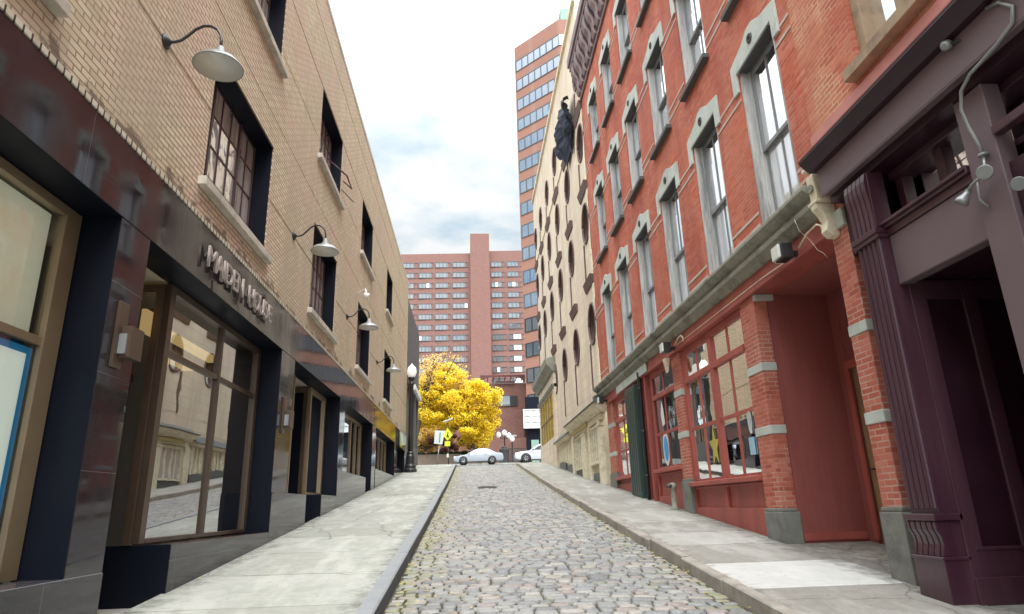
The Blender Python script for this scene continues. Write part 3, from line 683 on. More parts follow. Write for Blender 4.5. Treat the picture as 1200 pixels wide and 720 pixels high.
# one window, then copies
ri_first = True
def sash_window(a, c, d, sill):
    global ri_first
    b = a+WW; X = XRt; mid = (a+b)/2
    w = MB()
    w.box(X+.025, X+.30, a, a+.09, c, d); w.box(X+.025, X+.30, b-.09, b, c, d); w.box(X+.13, X+.30, a+.09, a+.12, c, d); w.box(X+.13, X+.30, b-.12, b-.09, c, d)
    w.box(X+.12, X+.34, a+.13, b-.13, c, c+.07)
    o = w.build('window', GREYWOOD, RB, loc=(X, a, c), bevel=.006)
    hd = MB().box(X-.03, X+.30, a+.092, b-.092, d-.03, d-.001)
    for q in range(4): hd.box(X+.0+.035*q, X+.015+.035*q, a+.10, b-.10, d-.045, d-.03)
    hd.build('head_board', simple('dark_head_board', (.10, .10, .10), .8) if ri_first else bpy.data.materials['dark_head_board'], o)  # dark board under the window head
    s = MB(); zm = c+(d-c)*.49
    for (z0, z1, xo) in ((zm-.03, d-.05, .15), (c+.07, zm+.03, .20)):
        s.box(X+xo, X+xo+.04, a+.13, a+.18, z0, z1); s.box(X+xo, X+xo+.04, b-.18, b-.13, z0, z1)
        s.box(X+xo, X+xo+.04, a+.18, b-.18, z1-.06, z1); s.box(X+xo, X+xo+.04, a+.18, b-.18, z0, z0+.06)
        s.box(X+xo+.005, X+xo+.035, mid-.016, mid+.016, z0+.06, z1-.06)
    s.build('sash', SASHWOOD, o)
    p = MB()
    for (z0, z1, xo) in ((zm-.03, d-.05, .17), (c+.07, zm+.03, .22)):
        p.add([(X+xo, a+.18, z0+.06), (X+xo, b-.18, z0+.06), (X+xo, b-.18, z1-.06), (X+xo, a+.18, z1-.06)], [(0, 1, 2, 3)])
    p.build('pane', GL_SKY, o)
    h = MB(); k = .82; e = WW/2+.002
    out = [(mid-k, d-.33), (mid-k, d+.24), (mid-.34, d+.34), (mid-.10, d+.46), (mid+.10, d+.46), (mid+.34, d+.34), (mid+k, d+.24), (mid+k, d-.33), (mid+e, d-.33), (mid+e, d+.002), (mid-e, d+.002), (mid-e, d-.33)]
    n = len(out); x0, x1 = X-.035, X+.11
    v = [(x0, *q) for q in out]+[(x1, *q) for q in out]
    caps = [(0, 1, 10, 11), (1, 2, 3, 4, 5, 6, 9, 10), (6, 7, 8, 9)]
    h.add(v, [(i, (i+1) % n, n+(i+1) % n, n+i) for i in range(n)]+[tuple(reversed(q)) for q in caps])
    ho = h.build('window_hood', HOODST, o, bevel=.008)
    r = MB(); rot = Matrix(((0, 0, -1), (0, 1, 0), (1, 0, 0)))
    r.lathe([(.0, .0), (.035, .0), (.045, .02), (.06, .005), (.075, .02), (.085, .0)], (x0-.002, mid, d+.22), 14, rot); r.build('rosette', HOODDK, ho)
    ri_first = False
    if sill: MB().box(X-.12, X+.2, a-.08, b+.08, c-.10, c-.002).build('sill', HOODDK, o, bevel=.006)
    return o
for ri, (c, d) in enumerate(rows):
    o = sash_window(near[0], c, d, ri > 0)
    for a in near[1:]:
        l = o.location.copy(); l.y += a-near[0]; dup(o, l)
# heavy bracketed cornice at the roof
m = MB(); m.box(4.12, 4.6, 7.2, 22.15, 18.35, 18.55); m.box(4.05, 4.6, 7.2, 22.2, 18.553, 18.95); m.box(4.42, 4.5, 7.2, 21.96, 16.85, 16.98); m.build('cornice', MAROON, RB, bevel=.02)
m = MB(); 
prof = [(4.5, 16.99), (4.36, 17.02), (4.29, 17.2), (4.34, 17.42), (4.30, 17.62), (4.18, 17.8), (4.13, 18.05), (4.15, 18.345), (4.5, 18.345)]
bk = MB().prism('y', prof, 21.55, 21.9).build('bracket', MAROON, RB, loc=(4.5, 21.55, 17.5), bevel=.015)
bl = MB().prism('y', [(x-.012, z) for x, z in prof[:-1]]+[(4.20, 18.34), (4.18, 18.07), (4.23, 17.84), (4.345, 17.65), (4.39, 17.42), (4.34, 17.2), (4.40, 17.05)], 21.50, 21.55).build('edge', MAROON_L, bk)
for i in range(1, 22):
    l = bk.location.copy(); l.y -= .66*i; dup(bk, l)

# ---- storefront cornice, fascia
prof = [(4.5, 4.97), (4.40, 4.97), (4.38, 5.02), (4.36, 5.06), (4.30, 5.08), (4.29, 5.15), (4.335, 5.17), (4.335, 5.22), (4.25, 5.26), (4.20, 5.31), (4.20, 5.36), (4.23, 5.38), (4.5, 5.42)]
SF = MB().prism('y', prof, 7.15, 22.0).build('shop_cornice', CORNST, RB, bevel=.004)
MB().box(4.45, 4.85, 7.2, 21.2, 4.70, 4.98).box(4.435, 4.45, 7.2, 21.2, 4.70, 4.76).build('fascia', REDPAINT, RB, bevel=.006)
cs = MB().prism('y', [(4.5, 4.62), (4.40, 4.63), (4.34, 4.70), (4.37, 4.82), (4.33, 4.92), (4.27, 5.0), (4.26, 5.06), (4.5, 5.06)], 7.0, 7.14)
cs.box(4.25, 4.5, 6.97, 7.17, 5.062, 5.10); cs.prism('y', [(4.5, 5.10), (4.29, 5.10), (4.27, 5.44), (4.32, 5.52), (4.5, 5.53)], 6.99, 7.15); cs.box(4.24, 4.5, 6.97, 7.17, 5.532, 5.58)
co = cs.build('console_bracket', CREAM, RB, bevel=.012, seg=2)
MB().lathe([(.0, .0), (.05, .0), (.06, .015), (.045, .02), (.02, .01)], (4.275, 7.07, 5.28), 14, Matrix(((0, 0, -1), (0, 1, 0), (1, 0, 0)))).build('rosette', CORNST, co)
MB().prism('y', prof[:8]+[(4.30, 5.40), (4.5, 5.42)], 21.5, 22.05).box(4.18, 4.5, 21.7, 22.0, 4.85, 5.1).build('console_bracket', SLATE, RB, bevel=.01)

# ---- piers
piers = [(6.84, 7.18, .3), (9.58, 10.12, .22), (13.52, 14.02, .25), (20.45, 21.3, .2)]
def pier(a, b, depth, btop, bands):
    p = MB().box(XRt, XRt+depth, a, b, G(a)-.3, 4.698).build('pier', BR_PIER, RB, loc=(XRt, a, G(a)), bevel=.006)
    MB().box(XRt-.035, XRt+depth+.02, a-.03, b+.03, G(a)-.3, btop).box(XRt-.02, XRt+depth, a-.015, b+.015, btop+.001, btop+.05).build('base', BASEST, p, bevel=.012, seg=2)
    m = MB()
    for z in bands: MB().box(XRt-.012, XRt+depth+.01, a-.012, b+.012, z, z+.13).build('stone_band', HOODST, p, bevel=.006)
pier(6.84, 7.18, .5, 1.42, [3.39, 2.36]); pier(9.58, 10.12, .22, 1.40, [3.48, 2.52]); pier(13.52, 14.02, .45, 1.98, [3.76, 2.87]); pier(20.45, 21.3, .3, 2.45, [3.9, 3.0])
MB().box(4.5, 4.8, 9.50, 9.579, 4.60, 4.69).build('pier_cap', HOODST, RB)

MB().box(4.46, 4.98, 6.84, 7.19, 4.70, 4.93).build('pier_cap', HOODST, RB, bevel=.01)
MB().box(4.502, 4.98, 6.84, 7.198, 4.932, 5.32).build('pier', BR_PIER, RB)
# ---- porch between the two near piers
m = MB(); m.box(4.725, 5.95, 9.585, 9.75, G(9)-.2, 4.7); m.box(5.72, 5.85, 7.0, 8.45, G(8)-.2, 4.7); m.box(5.72, 5.85, 9.36, 9.6, G(8)-.2, 4.7); m.box(5.73, 5.85, 8.45, 9.36, 3.45, 4.7)
m.box(5.0, 5.9, 6.85, 7.0, 0, 4.7)
m.build('porch_wall', REDPL, RB, bevel=.004)
MB().box(4.86, 5.9, 7.19, 9.6, 4.699, 4.74).build('porch_ceiling', REDPL, RB)
MB().box(5.69, 5.72, 8.35, 8.46, 1.0, 3.55).box(5.69, 5.72, 9.3, 9.4, 1.0, 3.55).box(5.69, 5.72, 8.46, 9.3, 3.43, 3.55).box(4.75, 5.70, 9.565, 9.584, 1.0, 1.10).build('trim', REDPAINT, RB)
m = MB(); m.box(5.76, 5.80, 8.46, 9.35, .93, 3.44)
for z0, z1 in ((1.1, 1.8), (1.95, 2.9), (3.0, 3.35)): m.box(5.745, 5.76, 8.60, 9.22, z0, z1)
dr = m.build('door', OLDWOOD, RB, bevel=.006)
MB().tube([(5.74, 9.2, 1.95), (5.69, 9.2, 1.95), (5.69, 9.1, 1.95)], .014).build('handle', BLACKM, dr)

# ---- tavern windows
def tavern_bay(ya, yb, sz, hd, mull, trans, lower, panels, nmunt=2):
    X = XRt+.06; z0 = G(ya)-.2
    w = MB(); j = .13
    w.box(X, X+.14, ya, ya+j, sz, hd); w.box(X, X+.14, yb-j, yb, sz, hd); w.box(X, X+.14, ya+j, yb-j, hd-.14, hd)
    for v in mull: w.box(X-.01, X+.13, v-.085, v+.085, sz, hd-.14)
    w.box(X-.02, X+.12, ya+j, yb-j, trans-.055, trans+.055)
    o = w.build('window', REDPAINT, RB, loc=(X, ya, sz), bevel=.008)
    s = MB(); edges = [ya+j]+[q for v in mull for q in (v-.085, v+.085)]+[yb-j]
    for i in range(0, len(edges), 2):
        a, b = edges[i], edges[i+1]
        for c in [(a+b)/2]: s.box(X+.02, X+.06, c-.022, c+.022, sz+.05, trans-.055); s.box(X+.02, X+.06, c-.022, c+.022, trans+.055, hd-.14)
        s.box(X+.022, X+.058, a, b, lower-.035, lower+.035); s.box(X+.02, X+.06, a, b, sz, sz+.05)
    s.build('sash', REDPAINT, o, bevel=.004)
    MB().add([(X+.04, ya+j, sz), (X+.04, yb-j, sz), (X+.04, yb-j, hd-.14), (X+.04, ya+j, hd-.14)], [(0, 1, 2, 3)]).build('pane', GL_TAVERN, o)
    MB().box(X-.13, X+.1, ya+.01, yb-.01, sz-.09, sz-.002).build('sill', REDPAINT, o, bevel=.012)
    st = MB().box(X+.03, X+.16, ya, yb, z0, sz-.092)
    n = len(mull)+1 if panels else 1; es = [ya]+list(mull)+[yb]
    for i in range(len(es)-1):
        a, b = es[i]+.08, es[i+1]-.08; zl = G(yb)+.24
        zt = sz-.17
        if zt-zl > .1:
            st.box(X-.022, X+.03, a-.08, a, zl-.02, sz-.1); st.box(X-.022, X+.03, b, b+.08, zl-.02, sz-.1); st.box(X-.02, X+.03, a, b, zt+.03, sz-.1)
    st.box(X-.03, X+.03, ya, yb, z0, G(yb)+.24)
    st.build('panelled_base', REDPAINT, RB, bevel=.006)
    return o
wA = tavern_bay(10.13, 13.51, 1.95, 4.698, [11.82], 4.02, 3.0, True)
wB = tavern_bay(14.03, 16.10, 2.33, 4.698, [], 4.05, 3.15, True)
wC = tavern_bay(18.35, 20.44, 2.33, 4.698, [], 4.02, 3.08, True)
# room behind with pale wall, faintly glowing globe and signs hung in the windows
m = MB(); m.box(8.0, 8.1, 10, 21, 0, 4.9); m.box(4.9, 8, 10, 21, 4.75, 4.85); m.box(4.9, 8, 10, 21, 1.0, 1.2); m.box(4.9, 8, 9.78, 9.9, 0, 4.8); m.box(4.9, 8, 21.3, 21.4, 0, 4.8); m.build('tavern_room', simple('olive_room', (.20, .20, .13), .8), RB)
MB().box(5.5, 6.6, 10.4, 13.2, 1.2, 2.2).box(7.2, 7.9, 11, 20, 1.2, 3.4).build('bar_counter', ROOMD, RB)
def disc(name, x, y, z, ry, rz, mats, parent=None, n=24):
    m = MB(); m.add([(x, y, z)]+[(x, y+ry*math.cos(2*PI*k/n), z+rz*math.sin(2*PI*k/n)) for k in range(n)], [(0, 1+k, 1+(k+1) % n) for k in range(n)], 0)
    m.add([(x-.004, y, z)]+[(x-.004, y+.72*ry*math.cos(2*PI*k/n), z+.72*rz*math.sin(2*PI*k/n)) for k in range(n)], [(0, 1+k, 1+(k+1) % n) for k in range(n)], 1)
    return m.build(name, mats, parent)
d = disc('window_sign', 4.585, 15.3, 2.78, .24, .40, [WHITEP, BLUEP]); tag(d, 'round blue and white emblem in the middle tavern window', 'window sign')
m = MB()
for k in range(5):
    a = PI/2+k*2*PI/5; a2 = a+.63; a3 = a-.63
    m.add([(4.585, 12.2, 2.55), (4.585, 12.2+.12*math.cos(a3), 2.55+.17*math.sin(a3)), (4.585, 12.2+.26*math.cos(a), 2.55+.40*math.sin(a)), (4.585, 12.2+.12*math.cos(a2), 2.55+.17*math.sin(a2))], [(0, 1, 2, 3)])
tag(m.build('window_sign', YEL), 'yellow star shaped decoration in the large tavern window', 'window sign')
m = MB().box(4.58, 4.59, 10.42, 10.62, 2.28, 2.56); o_ = m.build('window_sign', simple('pale_blue_card', (.35, .55, .68), .5)); tag(o_, 'pale blue card in the corner pane beside the brick pier', 'window sign')
d = disc('window_sign', 4.585, 10.5, 2.83, .08, .22, [WHITEP, HOODST]); tag(d, 'tall white oval decal in the corner pane above a blue card', 'window sign')
m = MB(); m.tube([(4.67, 13.05, 3.12), (4.67, 12.95, 3.3), (4.67, 13.02, 3.42)], .022, 6); m.tube([(4.67, 12.93, 3.08), (4.67, 13.1, 3.22)], .028, 6); tag(m.build('window_sign', simple('lime_tube', (.35, .42, .08), .5)), 'lime green squiggle ornament in the large tavern window', 'window sign')
m = MB(); m.lathe([(.0, -.16), (.1, -.12), (.13, 0), (.1, .12), (.04, .15), (.03, .3), (.0, .3)], (4.98, 12.2, 4.22), 16); tag(m.build('globe_lamp', GLOBE), 'white globe lamp hanging inside the large tavern window', 'lamp')
m = MB().add([(4.585, 15.2, 3.35), (4.585, 15.42, 3.3), (4.585, 15.5, 3.6), (4.585, 15.35, 3.95), (4.585, 15.25, 3.7)], [(0, 1, 2, 3, 4)]); tag(m.build('window_sign', WHITEP), 'white cut-out decal above the round emblem', 'window sign')

# ---- tavern doorway with green panel, pipe, sign board
m = MB().box(4.48, 4.66, 16.28, 16.42, G(16), 4.698).box(4.50, 4.66, 16.75, 16.9, G(16), 4.698).box(4.5, 4.66, 16.9, 18.34, 4.25, 4.698); m.build('door_frame', REDPAINT, RB, bevel=.006)
m = MB(); m.box(4.36, 4.55, 17.0, 18.1, G(17)+.1, 4.62)
for k in range(5): m.box(4.345, 4.36, 17.04+k*.21, 17.2+k*.21, G(18)+.2, 4.5)
m.build('green_panel', GREEND, RB, bevel=.006)
MB().box(5.1, 5.2, 16.4, 18.4, G(16), 4.7).build('inner_door', ROOMD, RB)
t = empty('drainpipe', (4.44, 16.6, G(16.6)), 'black drainpipe beside the green panel of the tavern', 'drainpipe')
MB().tube([(4.42, 16.6, G(16.6)+.12), (4.42, 16.6, 4.75), (4.40, 16.6, 4.86)], .05, 10).build('pipe', BLACKM, t)
m = MB()
for z in (2.2, 3.3, 4.4): m.lathe([(.065, 0), (.065, .05), (.0, .05)], (4.42, 16.6, z), 10)
m.build('clamp', BLACKM, t)
t = empty('shop_sign', (4.43, 17.6, 4.85), 'blank grey sign board under the tavern cornice', 'sign')
MB().box(4.405, 4.43, 15.8, 19.3, 4.73, 4.96).build('board', HOODST, t, bevel=.004)
# standpipe near the middle pier
t = empty('standpipe', (4.36, 14.35, G(14.3)+.13), 'short grey fire standpipe beside the middle brick pier', 'standpipe')
MB().lathe([(.09, -.05), (.09, .03), (.06, .05), (.06, .42), (.085, .44), (.085, .52), (.05, .55), (0, .56)], (4.36, 14.35, G(14.3)+.13), 14).build('pipe', CORNST, t)
MB().tube([(4.29, 14.30, G(14.3)+.62), (4.22, 14.25, G(14.3)+.62)], .045, 10).build('outlet', IRON, t)

# ---- floodlights on the tavern
def flood(x, y, z, label, conduit=True):
    t = empty('floodlight', (4.45, y, z), label, 'floodlight', 'floodlights on the tavern fascia')
    MB().prism('x', [(y-.13, z-.11), (y+.10, z-.11), (y+.13, z), (y+.10, z+.11), (y-.13, z+.11)], 4.17, 4.33).box(4.33, 4.448, y-.04, y+.04, z-.05, z+.03).build('housing', BLACKM, t, bevel=.012)
    v = [(4.155, y-.09, z-.085), (4.155, y+.17, z-.10), (4.17, y+.12, z+.09), (4.17, y-.08, z+.10)]
    MB().box(4.13, 4.168, y-.11, y+.10, z-.095, z+.095).box(4.2, 4.31, y+.131, y+.17, z-.09, z+.09).build('lens', LAMPW, t, bevel=.01)
    if conduit: MB().tube([(4.40, y-.15, z+.02), (4.38, y-.45, z+.10), (4.36, y-.72, z+.10), (4.36, y-.82, z+.04), (4.38, y-.80, z-.05)], .014, 6).build('conduit', CREAM, t)
flood(0, 7.95, 4.77, 'black floodlight with pale lens above the porch opening')
flood(0, 13.5, 4.78, 'black floodlight above the middle brick pier')
flood(0, 20.9, 4.8, 'black floodlight at the far end of the tavern fascia', False)
m = MB().tube([(4.40, 8.1, 4.70+.04), (4.425, 9, 4.79), (4.425, 13.3, 4.80)], .008, 6); tag(m.build('cable', CREAM), 'thin pale cable along the red fascia between floodlights', 'cable')
m = MB().prism('y', [(4.28, 4.62), (4.40, 4.62), (4.34, 4.30)], 13.75, 13.95); tag(m.build('wall_speaker', CREAM, bevel=.01), 'small cream wedge under the floodlight at the middle pier', 'wall light')
m = MB().tube([(4.15, 7.35, 5.0), (4.2, 7.37, 4.85), (4.30, 7.33, 4.7), (4.36, 7.30, 4.55), (4.40, 7.26, 4.5), (4.44, 7.25, 4.42)], .003, 5); tag(m.build('cable', CREAM), 'loose thin wire dangling from the carved stone bracket', 'cable')

# ================================================================== near right: purple shopfront building
PB = empty('brick_building', (XRt, 3, 1), 'weathered red brick building with purple painted shopfront', 'building')
mb = MB(); gridwall(mb, XRt-.002, -6, 7.199, 5.3, 18.0, [(ya, ya+1.2, *zz) for ya in (4.86, 2.4, 0) for zz in ((6.33, 9.1), (11, 13.6))], .12, 1); 
mb.build('wall', BR_OLD, PB, recalc=False)
for y0 in (4.86, 2.4, 0):
    for z0, z1 in ((6.33, 9.1), (11, 13.6)):
        y1 = y0+1.2
        w = MB().box(4.55, 4.8, y1-.14, y1, z0, z1).box(4.55, 4.8, y0, y0+.14, z0, z1).box(4.55, 4.8, y0+.14, y1-.14, z1-.14, z1).box(4.65, 4.72, (y0+y1)/2-.05, (y0+y1)/2+.05, z0, z1-.14)
        o = w.build('window', SILLWOOD, PB, loc=(4.55, y0, z0), bevel=.006)
        MB().add([(4.7, y0+.14, z0), (4.7, y1-.14, z0), (4.7, y1-.14, z1-.14), (4.7, y0+.14, z1-.14)], [(0, 1, 2, 3)]).build('pane', GL_SKY, o)
        MB().box(4.36, 4.7, y0-.12, y1+.12, z0-.15, z0-.002).build('sill', SILLWOOD, o, bevel=.01)
# shopfront entablature
m = MB(); m.box(4.25, 4.5, -6, 6.84, 5.06, 5.40); m.box(4.248, 4.27, -6, 6.84, 5.04, 5.06)
m.build('fascia', PURPLE_L, PB, bevel=.006)
MB().prism('y', [(4.5, 5.402), (4.18, 5.402), (4.13, 5.45), (4.07, 5.52), (4.07, 5.545), (4.5, 5.62)], -6, 6.90).build('cornice', PURPLE_D, PB)
MB().prism('y', [(4.065, 5.547), (4.5, 5.625), (4.5, 5.64), (4.06, 5.56)], -6, 6.91).build('flashing', simple('rose_metal_flashing', (.42, .20, .20), .5), PB)
MB().box(4.35, 5.2, -6, 6.83, 4.96, 5.058).box(5.2, 6.2, -6, 6.83, 4.96, 5.06).build('soffit', PURPLE_D, PB)
MB().box(4.46, 4.497, -6, 7.19, 5.645, 6.08).build('painted_band', simple('rose_paint_band', (.50, .20, .17), .6), PB)
# transom frames
m = MB(); m.box(4.36, 4.46, 4.835, 6.058, 4.28, 4.36); m.box(4.40, 4.48, 4.835, 6.058, 4.20, 4.28); m.box(4.33, 4.36, 4.835, 6.058, 4.31, 4.345); m.box(4.36, 4.46, -6, 4.49, 4.44, 4.52); m.build('transom_ledge', PURPLE, PB, bevel=.008)
m = MB(); m.box(4.42, 4.56, 4.835, 6.058, 3.66, 4.199); m.box(4.42, 4.56, -6, 3.4, 3.66, 4.199); m.build('lintel', PURPLE_L, PB, bevel=.01)
MB().box(5.15, 5.19, -6, 6.84, 3.7, 5.3).box(4.5, 5.15, 6.47, 6.835, 4.3, 5.3).build('backing_wall', PURPLE_D, PB)
m = MB().box(4.585, 4.76, -6, 6.1, 4.36, 4.42).box(4.585, 4.76, -6, 6.1, 4.88, 4.96)
for v in (6.05, 5.45, 4.85, 3.9, 3.0, 1.5, 0): m.box(4.655, 4.77, v-.06, v+.05, 4.42, 4.88)
tr = m.build('transom_window', PURPLE, PB, bevel=.006)
MB().add([(4.72, -6, 4.4), (4.72, 6.1, 4.4), (4.72, 6.1, 4.9), (4.72, -6, 4.9)], [(0, 1, 2, 3)]).build('pane', GL_DARK, tr)
# pilasters: fluted shaft, bulged console base, scrolled capital
def pilaster(a, b, X=4.28):
    z0 = G(a)
    m = MB(); n = 5; w = (b-a)
    poly = []
    m.box(X+.03, 4.52, a, b, z0-.3, 4.28)
    for k in range(n):
        c = a+w*(k+.5)/n; m.prism('z', [(X+.03, c-w*.075), (X+.005, c-w*.05), (X, c), (X+.005, c+w*.05), (X+.03, c+w*.075)], 1.46+max(0, z0-.55), 4.24, smooth=False)
    o = m.build('pilaster', PURPLE, PB, loc=(X, a, z0), bevel=.004)
    bm_ = MB()
    zb = 1.42+(z0-.55)*1.0; zz = z0-.3
    bm_.box(X-.05, 4.53, a-.03, b+.02, zb-.03, zb+.03); bm_.box(X-.03, 4.53, a-.02, b+.01, zz, zb-.36)
    bm_.box(X-.045, 4.53, a-.03, b+.015, zb-.375, zb-.345)
    for k in range(n+1):
        c = a+w*(k)/n
        lo, hi = max(a-.01, c-w*.08), min(b+.005, c+w*.08)
        bm_.prism('y', [(4.4, zb-.345), (X-.02, zb-.345), (X-.012, zb-.29), (X+.005, zb-.24), (X-.005, zb-.17), (X-.035, zb-.11), (X-.04, zb-.05), (X-.03, zb-.03), (4.4, zb-.03)], lo, hi)
    bm_.box(X+.02, 4.4, a, b, zb-.345, zb-.03)
    bm_.build('base', PURPLE, o, bevel=.005)
    cp = MB(); cp.box(X-.035, 4.55, a-.03, b+.02, 4.24, 4.30); cp.box(X-.02, 4.55, a-.02, b+.01, 4.19, 4.24)
    for k in range(n):
        c = a+w*(k+.5)/n
        cp.prism('y', [(4.5, 4.30), (X-.005, 4.30), (X-.005, 4.45), (X-.012, 4.62), (X-.03, 4.76), (X-.03, 4.86), (X-.01, 4.95), (4.5, 4.96)], c-w*.08, c+w*.08)
    cp.box(X+.01, 4.5, a, b, 4.30, 4.96)
    cp.build('capital', PURPLE, o, bevel=.006)
    return o
pilaster(6.06, 6.46, 4.30); pilaster(-1.6, -1.0)
MB().box(4.39, 4.56, 4.50, 4.83, 0, 4.959).build('pilaster', PURPLE_L, PB, bevel=.008)
MB().box(4.44, 4.6, 3.4, 4.495, 0, 4.19).build('panel_wall', PURPLE_D, PB, bevel=.008)
# deep door recess with panelled side
m = MB(); m.box(4.53, 6.6, 6.06, 6.2, 0, 4.2); m.box(6.0, 6.1, -6, 6.1, -1, 5.0); m.box(4.5, 6.6, -6, 6.1, 3.72, 3.8)
m.build('recess_wall', PURPLE_D, PB)
m = MB()
for a, b in ((4.50, 4.66), (5.05, 5.2), (5.75, 5.9)): m.box(a, b, 6.03, 6.06, G(6), 3.7)
m.box(4.585, 5.05, 6.032, 6.06, G(6), 1.10); m.box(5.2, 5.75, 6.032, 6.06, G(6), 1.10); m.box(4.585, 5.05, 6.032, 6.06, 3.5, 3.7); m.box(5.2, 5.75, 6.032, 6.06, 3.5, 3.7)
m.box(4.585, 5.9, 6.022, 6.03, 1.09, 1.12); m.box(4.5, 5.95, 6.0, 6.03, .3, .86)
m.build('side_panel', PURPLE, PB, bevel=.008)
m = MB(); m.box(4.7, 6.0, 4.2, 4.75, 0, 3.7); m.box(4.56, 4.7, -6, 4.2, -1, 1.3); m.box(4.6, 4.7, -6, 4.2, 1.3, 1.36); m.build('stall_riser', PURPLE, PB)
MB().add([(4.68, -6, 1.3), (4.68, 4.2, 1.3), (4.68, 4.2, 3.7), (4.68, -6, 3.7)], [(0, 1, 2, 3)]).build('shop_pane', GL_DARK, PB)

# twin spot and conduit on the purple front
t = empty('spotlight', (4.42, 4.95, 4.2), 'twin adjustable spotlight on the purple lintel', 'spotlight')
MB().tube([(4.36, 4.62, 4.34), (4.33, 4.60, 4.22), (4.32, 4.62, 4.15), (4.31, 4.76, 4.12), (4.31, 4.84, 4.06)], .013, 8).tube([(4.32, 4.7, 4.12), (4.35, 4.76, 3.98), (4.38, 4.72, 3.90)], .012, 6).lathe([(0, 0), (.04, 0), (.04, .02), (0, .02)], (4.36, 4.62, 4.32), 12).build('bracket', LAMPM, t)
def head(c, d, r, L, nm='lamp_head'):
    d = Vector(d).normalized(); q = d.to_track_quat('Z', 'Y').to_matrix()
    h = MB().lathe([(.0, -L), (r*.45, -L*.95), (r*.55, -L*.5), (r*.8, -.03), (r, 0), (r, .03), (r*.88, .03)], c, 20, q).build(nm, LAMPM, t)
    MB().lathe([(r*.9, .012), (r*.5, .02), (0, .022)], c, 20, q).build('lens', LAMPW, h)
head((4.28, 4.56, 4.13), (-.8, -.55, -.15), .062, .09); head((4.28, 4.86, 4.02), (-.45, .5, -.8), .055, .11)
t = empty('spotlight', (4.35, 4.4, 4.1), 'single black spotlight on the second purple pilaster', 'spotlight')
head((4.27, 4.28, 3.88), (-.7, -.5, -.3), .055, .10)
MB().tube([(4.43, 4.30, 3.93), (4.34, 4.30, 3.93), (4.29, 4.29, 3.90)], .014).build('bracket', BLACKM, t)
m = MB().tube([(4.24, 4.10, 5.38), (4.235, 3.98, 5.33), (4.235, 3.88, 5.2), (4.235, 3.92, 5.08), (4.25, 4.12, 5.03), (4.28, 4.45, 5.01), (4.30, 4.60, 4.95), (4.31, 4.66, 4.80), (4.32, 4.64, 4.6), (4.34, 4.62, 4.45), (4.36, 4.62, 4.33)], .016, 8); tag(m.build('conduit', LAMPM), 'curved grey conduit feeding the twin spotlight', 'conduit')
t = empty('bullet_lamp', (4.2, 4.52, 5.4), 'tiny silver eyeball lamp under the purple cornice', 'lamp')
MB().lathe([(0, -.05), (.04, -.04), (.05, 0), (.04, .03), (0, .035)], (4.20, 4.52, 5.36), 14).build('housing', LAMPM, t)
MB().tube([(4.20, 4.50, 5.35), (4.26, 4.42, 5.33)], .012).build('stem', BLACKM, t)

# ================================================================== beige arcaded building
EB = empty('beige_building', (XRt, 31, 3), 'tall beige building with rows of slim oval-headed dark windows', 'building')
cols6 = [22.62, 26.3, 29.85, 33.4, 36.9, 40.1]
lev = [(7.15, 8.66, 5.55, False), (11.12, 12.70, 9.60, True), (14.65, 16.20, 13.40, True), (18.0, 19.45, 16.9, True)]
hw = .66; holes = []
for c in cols6:
    for a, b, t_, s_ in lev: holes.append((c-hw+.02, c+hw+.08, a, b))
mb = MB(); gridwall(mb, XRt-.01, 21.97, 41.2, 5.0, 21.8, holes, .30, 1, mi_rev=1)
# half-round spandrels at both ends of each opening
for (a, b, c, d) in holes:
    r = (b-a)/2; m_ = (a+b)/2; N = 8; X = XRt-.01; k = 1.13
    for sgn_, zc in ((1, d-r*k), (-1, c+r*k)):
        for sd in (-1, 1):
            ar = [(m_+sd*r*math.cos(PI/2*i/N), zc+sgn_*r*k*math.sin(PI/2*i/N)) for i in range(N+1)]
            cor = (m_+sd*r, zc+sgn_*r*k)
            for i in range(N):
                mb.add([(X, *cor), (X, *ar[i]), (X, *ar[i+1])], [(0, 1, 2)], 0)
                mb.add([(X, *ar[i]), (X+.3, *ar[i]), (X+.3, *ar[i+1]), (X, *ar[i+1])], [(0, 1, 2, 3)], 1)
mb.add([(XRt-.01, 41.2, 4), (XRt+9, 41.2, 4), (XRt+9, 41.2, 21.8), (XRt-.01, 41.2, 21.8)], [(0, 1, 2, 3)])
mb.add([(XRt-.01, 21.97, 18), (XRt+9, 21.97, 18), (XRt+9, 21.97, 21.8), (XRt-.01, 21.97, 21.8)], [(0, 1, 2, 3)])
mb.build('wall', [BEIGE, BROWNW], EB, recalc=False)
MB().box(4.38, 4.52, 21.97, 41.2, 21.801, 22.0).box(4.44, 4.6, 21.98, 41.2, 17.02, 17.1).build('cornice', BEIGE_D, EB)
MB().box(4.47, 4.489, 21.98, 22.2, 5.5, 21.5).build('corner_strip', CREAM, EB)
